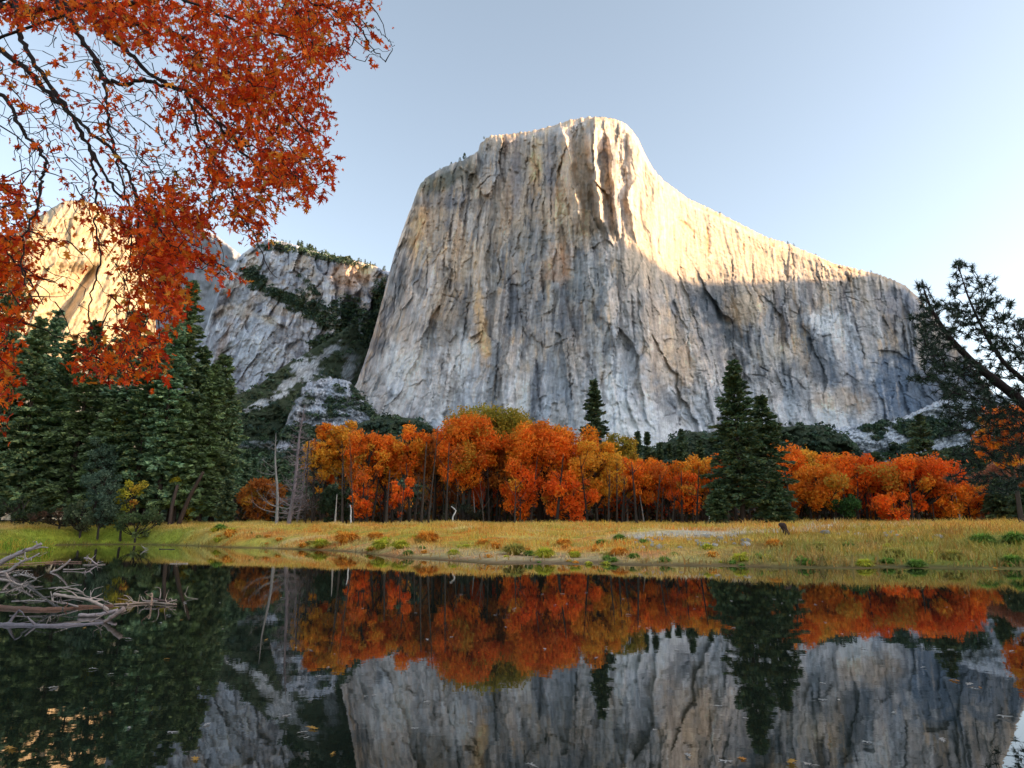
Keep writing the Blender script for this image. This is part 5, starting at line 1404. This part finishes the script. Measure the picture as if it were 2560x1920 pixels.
# ---------------------------------------------------------------- overhanging oak at the upper left
TB = np.array([-8.0, 5.2, hz(-8.0, 5.2)])
tree = empty('overhanging_oak', TB, 'orange leaved oak reaching over the river from the upper left corner', 'tree')
def lp(lst, Y0, Y1): return np.array([pt(x, y, Y0 + (Y1 - Y0) * k / max(1, len(lst) - 1)) for k, (x, y) in enumerate(lst)])
LIMBS = [
    ([(-330, -60), (-60, 90), (51, 162), (116, 227), (185, 301), (231, 380), (278, 463), (324, 509)], 6.4, 5.6, .050, .012),
    ([(-120, -160), (20, -20), (42, 37), (60, 116), (130, 222), (199, 306), (301, 394), (333, 463), (345, 560), (340, 640)], 6.0, 5.4, .046, .008),
    ([(60, -200), (200, -30), (250, 70), (324, 134), (394, 199), (463, 227), (532, 296), (579, 347), (650, 420), (720, 450)], 6.2, 5.2, .042, .008),
    ([(150, -20), (185, 60), (240, 155), (262, 200), (315, 208), (361, 199), (400, 212), (454, 227)], 5.8, 5.6, .030, .022),
    ([(40, -100), (160, -20), (260, 46), (324, 62), (380, 51), (440, 83), (520, 150), (620, 200), (700, 260), (770, 330)], 6.4, 5.2, .036, .008),
    ([(60, -100), (150, 20), (231, 139), (264, 222), (273, 324), (300, 420), (318, 520), (326, 600), (318, 700)], 5.4, 5.0, .026, .006),
    ([(-300, -40), (-60, 6), (100, 18), (280, 14), (420, -8), (600, -30), (760, -70)], 6.8, 6.4, .070, .03),
    ([(280, -90), (380, -40), (560, 40), (700, 90), (800, 130)], 5.8, 5.2, .030, .006),
    ([(520, -100), (640, -50), (760, 0), (860, 40), (905, 75), (930, 120), (965, 155)], 5.2, 4.8, .022, .004),
    ([(860, 40), (920, 60), (960, 90), (985, 120)], 4.9, 4.8, .006, .003),
    ([(-240, 100), (-60, 200), (0, 240), (60, 330), (112, 400), (105, 450), (90, 520), (60, 600), (55, 680), (90, 770)], 5.0, 4.6, .028, .005),
    ([(463, 227), (500, 330), (560, 430), (600, 520), (640, 600), (690, 700)], 5.6, 5.0, .018, .004),
    ([(333, 463), (370, 540), (430, 620), (400, 720), (360, 820), (320, 900)], 5.4, 4.8, .016, .004),
    ([(231, 380), (240, 470), (238, 560), (250, 660), (222, 760), (235, 860), (240, 920)], 5.5, 5.0, .016, .004),
    ([(532, 296), (620, 360), (720, 420), (800, 470)], 5.3, 5.0, .014, .004),
    ([(-260, 420), (-120, 520), (-20, 600), (60, 680), (110, 760)], 5.2, 5.0, .03, .006),
    ([(-240, 760), (-60, 860), (0, 930), (20, 980)], 5.2, 5.0, .02, .006)]
crown_node = np.array([-7.4, 6.0, 7.2])
tmb = MB()
tmb.tube(curve([(0, 0, -.4), (.1, .1, 2.2), (.1, .3, 4.6), crown_node - TB], 14), np.linspace(.34, .17, 14), 12, BK * 1.2, .05)
link('trunk', tmb.mesh('trunk', M_BARK, True), tree)
skel = []; lmb = MB()
for k, (l, Y0, Y1, r0, r1) in enumerate(LIMBS):
    P = lp(l, Y0, Y1)
    if k not in (3, 9, 11, 12, 13, 14):
        P = np.vstack([crown_node + rng.normal(size=3) * .1 - [0, 0, .9 * (k % 3)], P]) if P[0][2] > 2.6 else np.vstack([TB + [.1, .2, 2.6], P])
    C_ = curve(P, len(P) * 7); C_ = C_ + .012 * rng.normal(size=C_.shape) * np.linspace(1.2, .6, len(C_))[:, None]
    rr = np.linspace(r0, r1, len(C_)) * (1 + .15 * rng.uniform(-1, 1, len(C_)))
    rr = rr * .72; one = MB(); one.tube(C_ - TB, rr, 8, g3(.030, .022, .022), .06, False)
    link('limb', one.mesh('limb', M_BARK, True), tree)
    skel.append(C_[7:] if k not in (3, 9, 11, 12, 13, 14) else C_)
skel = np.vstack(skel)
REG = [(250, 280, 260, 190, 330, 0), (480, 420, 170, 130, 110, 0), (200, 700, 110, 170, 40, 0),  # cx, cy, rx, ry, twigs, leaves per twig
    (640, 130, 190, 150, 300, 15), (720, 280, 105, 130, 200, 14), (560, 240, 130, 110, 130, 11), (480, 60, 220, 70, 190, 15), (200, 30, 240, 45, 190, 15), (800, 70, 90, 90, 110, 13), (880, 20, 60, 50, 34, 10), (900, 90, 40, 36, 7, 5), (950, 120, 42, 34, 12, 5),
    (630, 400, 140, 80, 160, 11), (770, 420, 74, 50, 60, 9), (700, 470, 100, 44, 70, 9), (200, 180, 210, 120, 120, 7), (100, 330, 130, 110, 60, 5), (330, 320, 170, 100, 80, 5), (440, 430, 150, 90, 90, 7), (540, 500, 120, 70, 100, 9), (640, 560, 70, 50, 40, 8),
    (330, 520, 150, 70, 110, 8), (420, 590, 110, 90, 170, 13), (400, 690, 60, 90, 110, 14), (430, 760, 40, 60, 40, 12), (330, 640, 80, 90, 34, 6), (330, 780, 50, 60, 26, 7), (360, 860, 50, 50, 44, 10), (395, 910, 22, 26, 20, 9), (240, 905, 44, 30, 34, 10), (290, 880, 30, 30, 14, 8), (270, 830, 30, 40, 8, 6), (330, 935, 26, 26, 18, 9),
    (130, 480, 110, 90, 30, 5), (20, 500, 70, 50, 46, 12), (20, 620, 80, 70, 90, 13), (30, 740, 60, 90, 70, 12), (10, 830, 30, 50, 20, 9), (8, 900, 28, 40, 26, 12), (0, 980, 20, 40, 14, 10), (120, 640, 50, 60, 10, 5), (200, 620, 90, 120, 14, 4), (520, 640, 50, 40, 22, 8), (560, 690, 50, 20, 10, 6), (0, 1080, 14, 20, 5, 7)]
TG = []; NLV = []
for (cx, cy, rx, ry, n, m) in REG:
    n = int(n * (.70 if not (cx < 460 and 140 < cy < 500) else .45)); th = rng.uniform(0, 6.28, n); r = np.sqrt(rng.uniform(0, 1, n)) * 1.04
    for x, y in zip(cx + rx * r * np.cos(th), cy + ry * r * np.sin(th)):
        TG.append(pt(x, y, rng.uniform(4.4, 7.2))); NLV.append(m)
TG = np.array(TG); NLV = np.array(NLV)
order = np.argsort([np.min(np.linalg.norm(skel - t, axis=1)) for t in TG])
paths = grow(skel, TG, (.55, -.05, -.6), .09)
twm = MB(); LP = []; LD = []
for oi, P in zip(order, paths):
    L = np.linalg.norm(P[-1] - P[0])
    twm.tube(P - TB, np.linspace(min(.0085, .003 + L * .008), .0018, len(P)), 4, g3(.035, .022, .022), 0, False)
    m = 0 if NLV[oi] == 0 else max(1, int(NLV[oi] * .8 * rng.uniform(.3, 1.5)))
    d0 = P[-1] - P[-3]; d0 /= np.linalg.norm(d0) + 1e-6
    for _ in range(m):
        f = rng.uniform(-.02, 1) ** 1; i = rng.integers(2, len(P)); q = P[i] * f + P[i - 1] * (1 - f) + rng.normal(size=3) * .05
        LP.append(q); LD.append(d0 * .7 + rdir(1)[0] * .8 + np.array([0, 0, -.45]))
link('twigs', twm.mesh('twigs', M_BARK), tree)['kind'] = 'stuff'
LP = np.array(LP); LD = np.array(LD); LD /= np.linalg.norm(LD, axis=1)[:, None]
nl = len(LP); SZ = .030 + .066 * rng.uniform(0, 1, nl) ** 1.5
print('canopy leaves', nl)
CPAL = np.array([(.80, .105, .008), (.66, .055, .008), (.86, .18, .012), (.60, .045, .008), (.78, .27, .03), (.44, .035, .012), (.52, .26, .04)])
ci = rng.choice(7, nl, p=[.28, .24, .18, .12, .08, .07, .03])
SIDE = np.cross(LD, rdir(nl)); SIDE /= np.linalg.norm(SIDE, axis=1)[:, None] + 1e-9
NRM = np.cross(SIDE, LD)
# the 300 leaves that show largest are parts of their own
vis = SZ / np.linalg.norm(LP - [0, 0, CAMZ], axis=1)
e_x = LP[:, 0] / LP[:, 1]; vis[(e_x < -.86)] = 0
facing = np.abs(np.sum(NRM * (LP / np.linalg.norm(LP, axis=1)[:, None]), 1)); vis *= facing
big = np.zeros(nl, bool); big[np.argsort(-vis)[:300]] = True
LFM = {}
for c in range(7):
    for g in range(2):
        V, F = LEAF[(c + g * 3) % 6]
        LFM[(c, g)] = make_mesh('leaf', V, F, M_LEAF, np.ones((len(V), 3)) * CPAL[c])
for i in np.where(big)[0]:
    o = link('leaf', LFM[(int(ci[i]), int(i) % 2)], tree)
    M_ = Matrix([[*(SIDE[i] * SZ[i])], [*(LD[i] * SZ[i])], [*(NRM[i] * SZ[i])]]).transposed().to_4x4()
    M_.translation = Vector(tuple(LP[i] - TB)); o.matrix_basis = M_
rest = MB()
for g in range(6):
    ii = np.where(~big & (np.arange(nl) % 6 == g))[0]
    V, F = LEAF[g]; m = len(ii)
    W_ = LP[ii][:, None, :] - TB + SZ[ii][:, None, None] * (V[None, :, 0:1] * SIDE[ii][:, None, :] + V[None, :, 1:2] * LD[ii][:, None, :] + V[None, :, 2:3] * NRM[ii][:, None, :])
    FF = (F[None] + (np.arange(m) * len(V))[:, None, None]).reshape(-1, 3)
    rest.add(W_.reshape(-1, 3), FF, None, np.repeat(CPAL[ci[ii]] * rng.uniform(.8, 1.2, (m, 1)), len(V), 0))
link('foliage', rest.mesh('foliage', M_LEAF), tree)['kind'] = 'stuff'

# ---------------------------------------------------------------- leaning pine at the right edge
PB = pt(2990, 1560, 13.0); PB[2] = hz(PB[0], PB[1])
pine = empty('leaning_pine', PB, 'dark long needled pine leaning in from the right edge over the river', 'tree')
T1 = lp([(2990, 1600), (2860, 1400), (2700, 1150), (2559, 1009), (2488, 951), (2440, 912), (2392, 864), (2358, 821), (2329, 773), (2315, 739), (2305, 706)], 13, 12.4)
T2 = lp([(2720, 1170), (2640, 1030), (2559, 951), (2512, 908), (2474, 854), (2440, 787), (2416, 729), (2396, 664)], 13, 13.4)
for P, r0, r1 in [(T1, .135, .009), (T2, .07, .009)]:
    C_ = curve(P, 48); mb = MB(); rr = r1 + (r0 - r1) * (1 - np.linspace(0, 1, 48)) ** (1.15)
    mb.tube(C_ - PB, rr, 9, g3(.028, .018, .018), .07, False); link('trunk', mb.mesh('trunk', M_BARK, True), pine)
    if P is T1: S1 = C_[10:]
    else: S2 = C_[6:]
PR1 = [(2307, 712, 16, 16, 7), (2318, 760, 30, 30, 22), (2312, 800, 40, 30, 26), (2290, 792, 34, 6, 8), (2335, 850, 56, 40, 56), (2365, 895, 76, 40, 70), (2300, 945, 46, 10, 22), (2410, 940, 90, 40, 90), (2370, 985, 40, 20, 22), (2430, 1000, 80, 36, 70), (2500, 1000, 60, 50, 60), (2380, 1040, 30, 12, 10), (2450, 1060, 60, 36, 44), (2530, 1080, 50, 50, 46),
       (2400, 1075, 50, 10, 16), (2460, 1130, 80, 26, 40), (2530, 1160, 50, 50, 46), (2420, 1190, 60, 26, 24), (2490, 1215, 60, 30, 30), (2600, 1050, 60, 120, 60)]
PR2 = [(2396, 662, 14, 12, 9), (2425, 672, 10, 12, 5), (2405, 700, 34, 20, 12), (2380, 722, 24, 16, 8), (2450, 715, 40, 26, 16), (2475, 695, 14, 10, 4), (2430, 760, 60, 34, 34), (2375, 770, 40, 26, 22), (2490, 775, 60, 34, 30), (2530, 760, 16, 10, 3), (2440, 820, 70, 36, 50), (2520, 830, 60, 50, 60), (2390, 800, 30, 20, 14), (2500, 890, 60, 36, 46), (2555, 900, 40, 60, 40), (2600, 860, 40, 90, 30), (2480, 940, 60, 20, 20)]
for REGP, SK, Yr in [(PR1, S1, (11.6, 14.2)), (PR2, S2, (12.4, 14.6))]:
    T_ = []
    for (cx, cy, rx, ry, n) in REGP:
        n = int(n * .9); th = rng.uniform(0, 6.28, n); r = np.sqrt(rng.uniform(0, 1, n))
        T_ += [pt(x, y, rng.uniform(*Yr)) for x, y in zip(cx + rx * r * np.cos(th), cy + ry * r * np.sin(th))]
    T_ = np.array(T_); ps = grow(SK, T_, (-.4, 0, .35), .07, 3, .5); bm_ = MB(); nm = MB()
    for P in ps:
        L = np.linalg.norm(P[-1] - P[0]); bm_.tube(P - PB, np.linspace(min(.024, .007 + .012 * L), .005, len(P)), 4, g3(.030, .02, .02), 0, False)
        tip = P[-1] - PB; ax = P[-1] - P[-2]; ax /= np.linalg.norm(ax) + 1e-6
        m = 30; d = rdir(m) + ax * .75; d /= np.linalg.norm(d, axis=1)[:, None]
        b = tip - ax * rng.uniform(0, .09, (m, 1)); Ln = rng.uniform(.09, .15, (m, 1)); w = np.cross(d, rdir(m)); w /= np.linalg.norm(w, axis=1)[:, None] + 1e-9
        cc = np.array([(.022, .042, .022), (.034, .056, .026), (.016, .028, .018)])[rng.integers(0, 3, m)]
        nm.tris(b - w * .008, b + w * .008, b + d * Ln, cc)
    link('branches', bm_.mesh('branches', M_BARK), pine)['kind'] = 'stuff'
    link('needles', nm.mesh('needles', M_NEEDLE), pine)['kind'] = 'stuff'
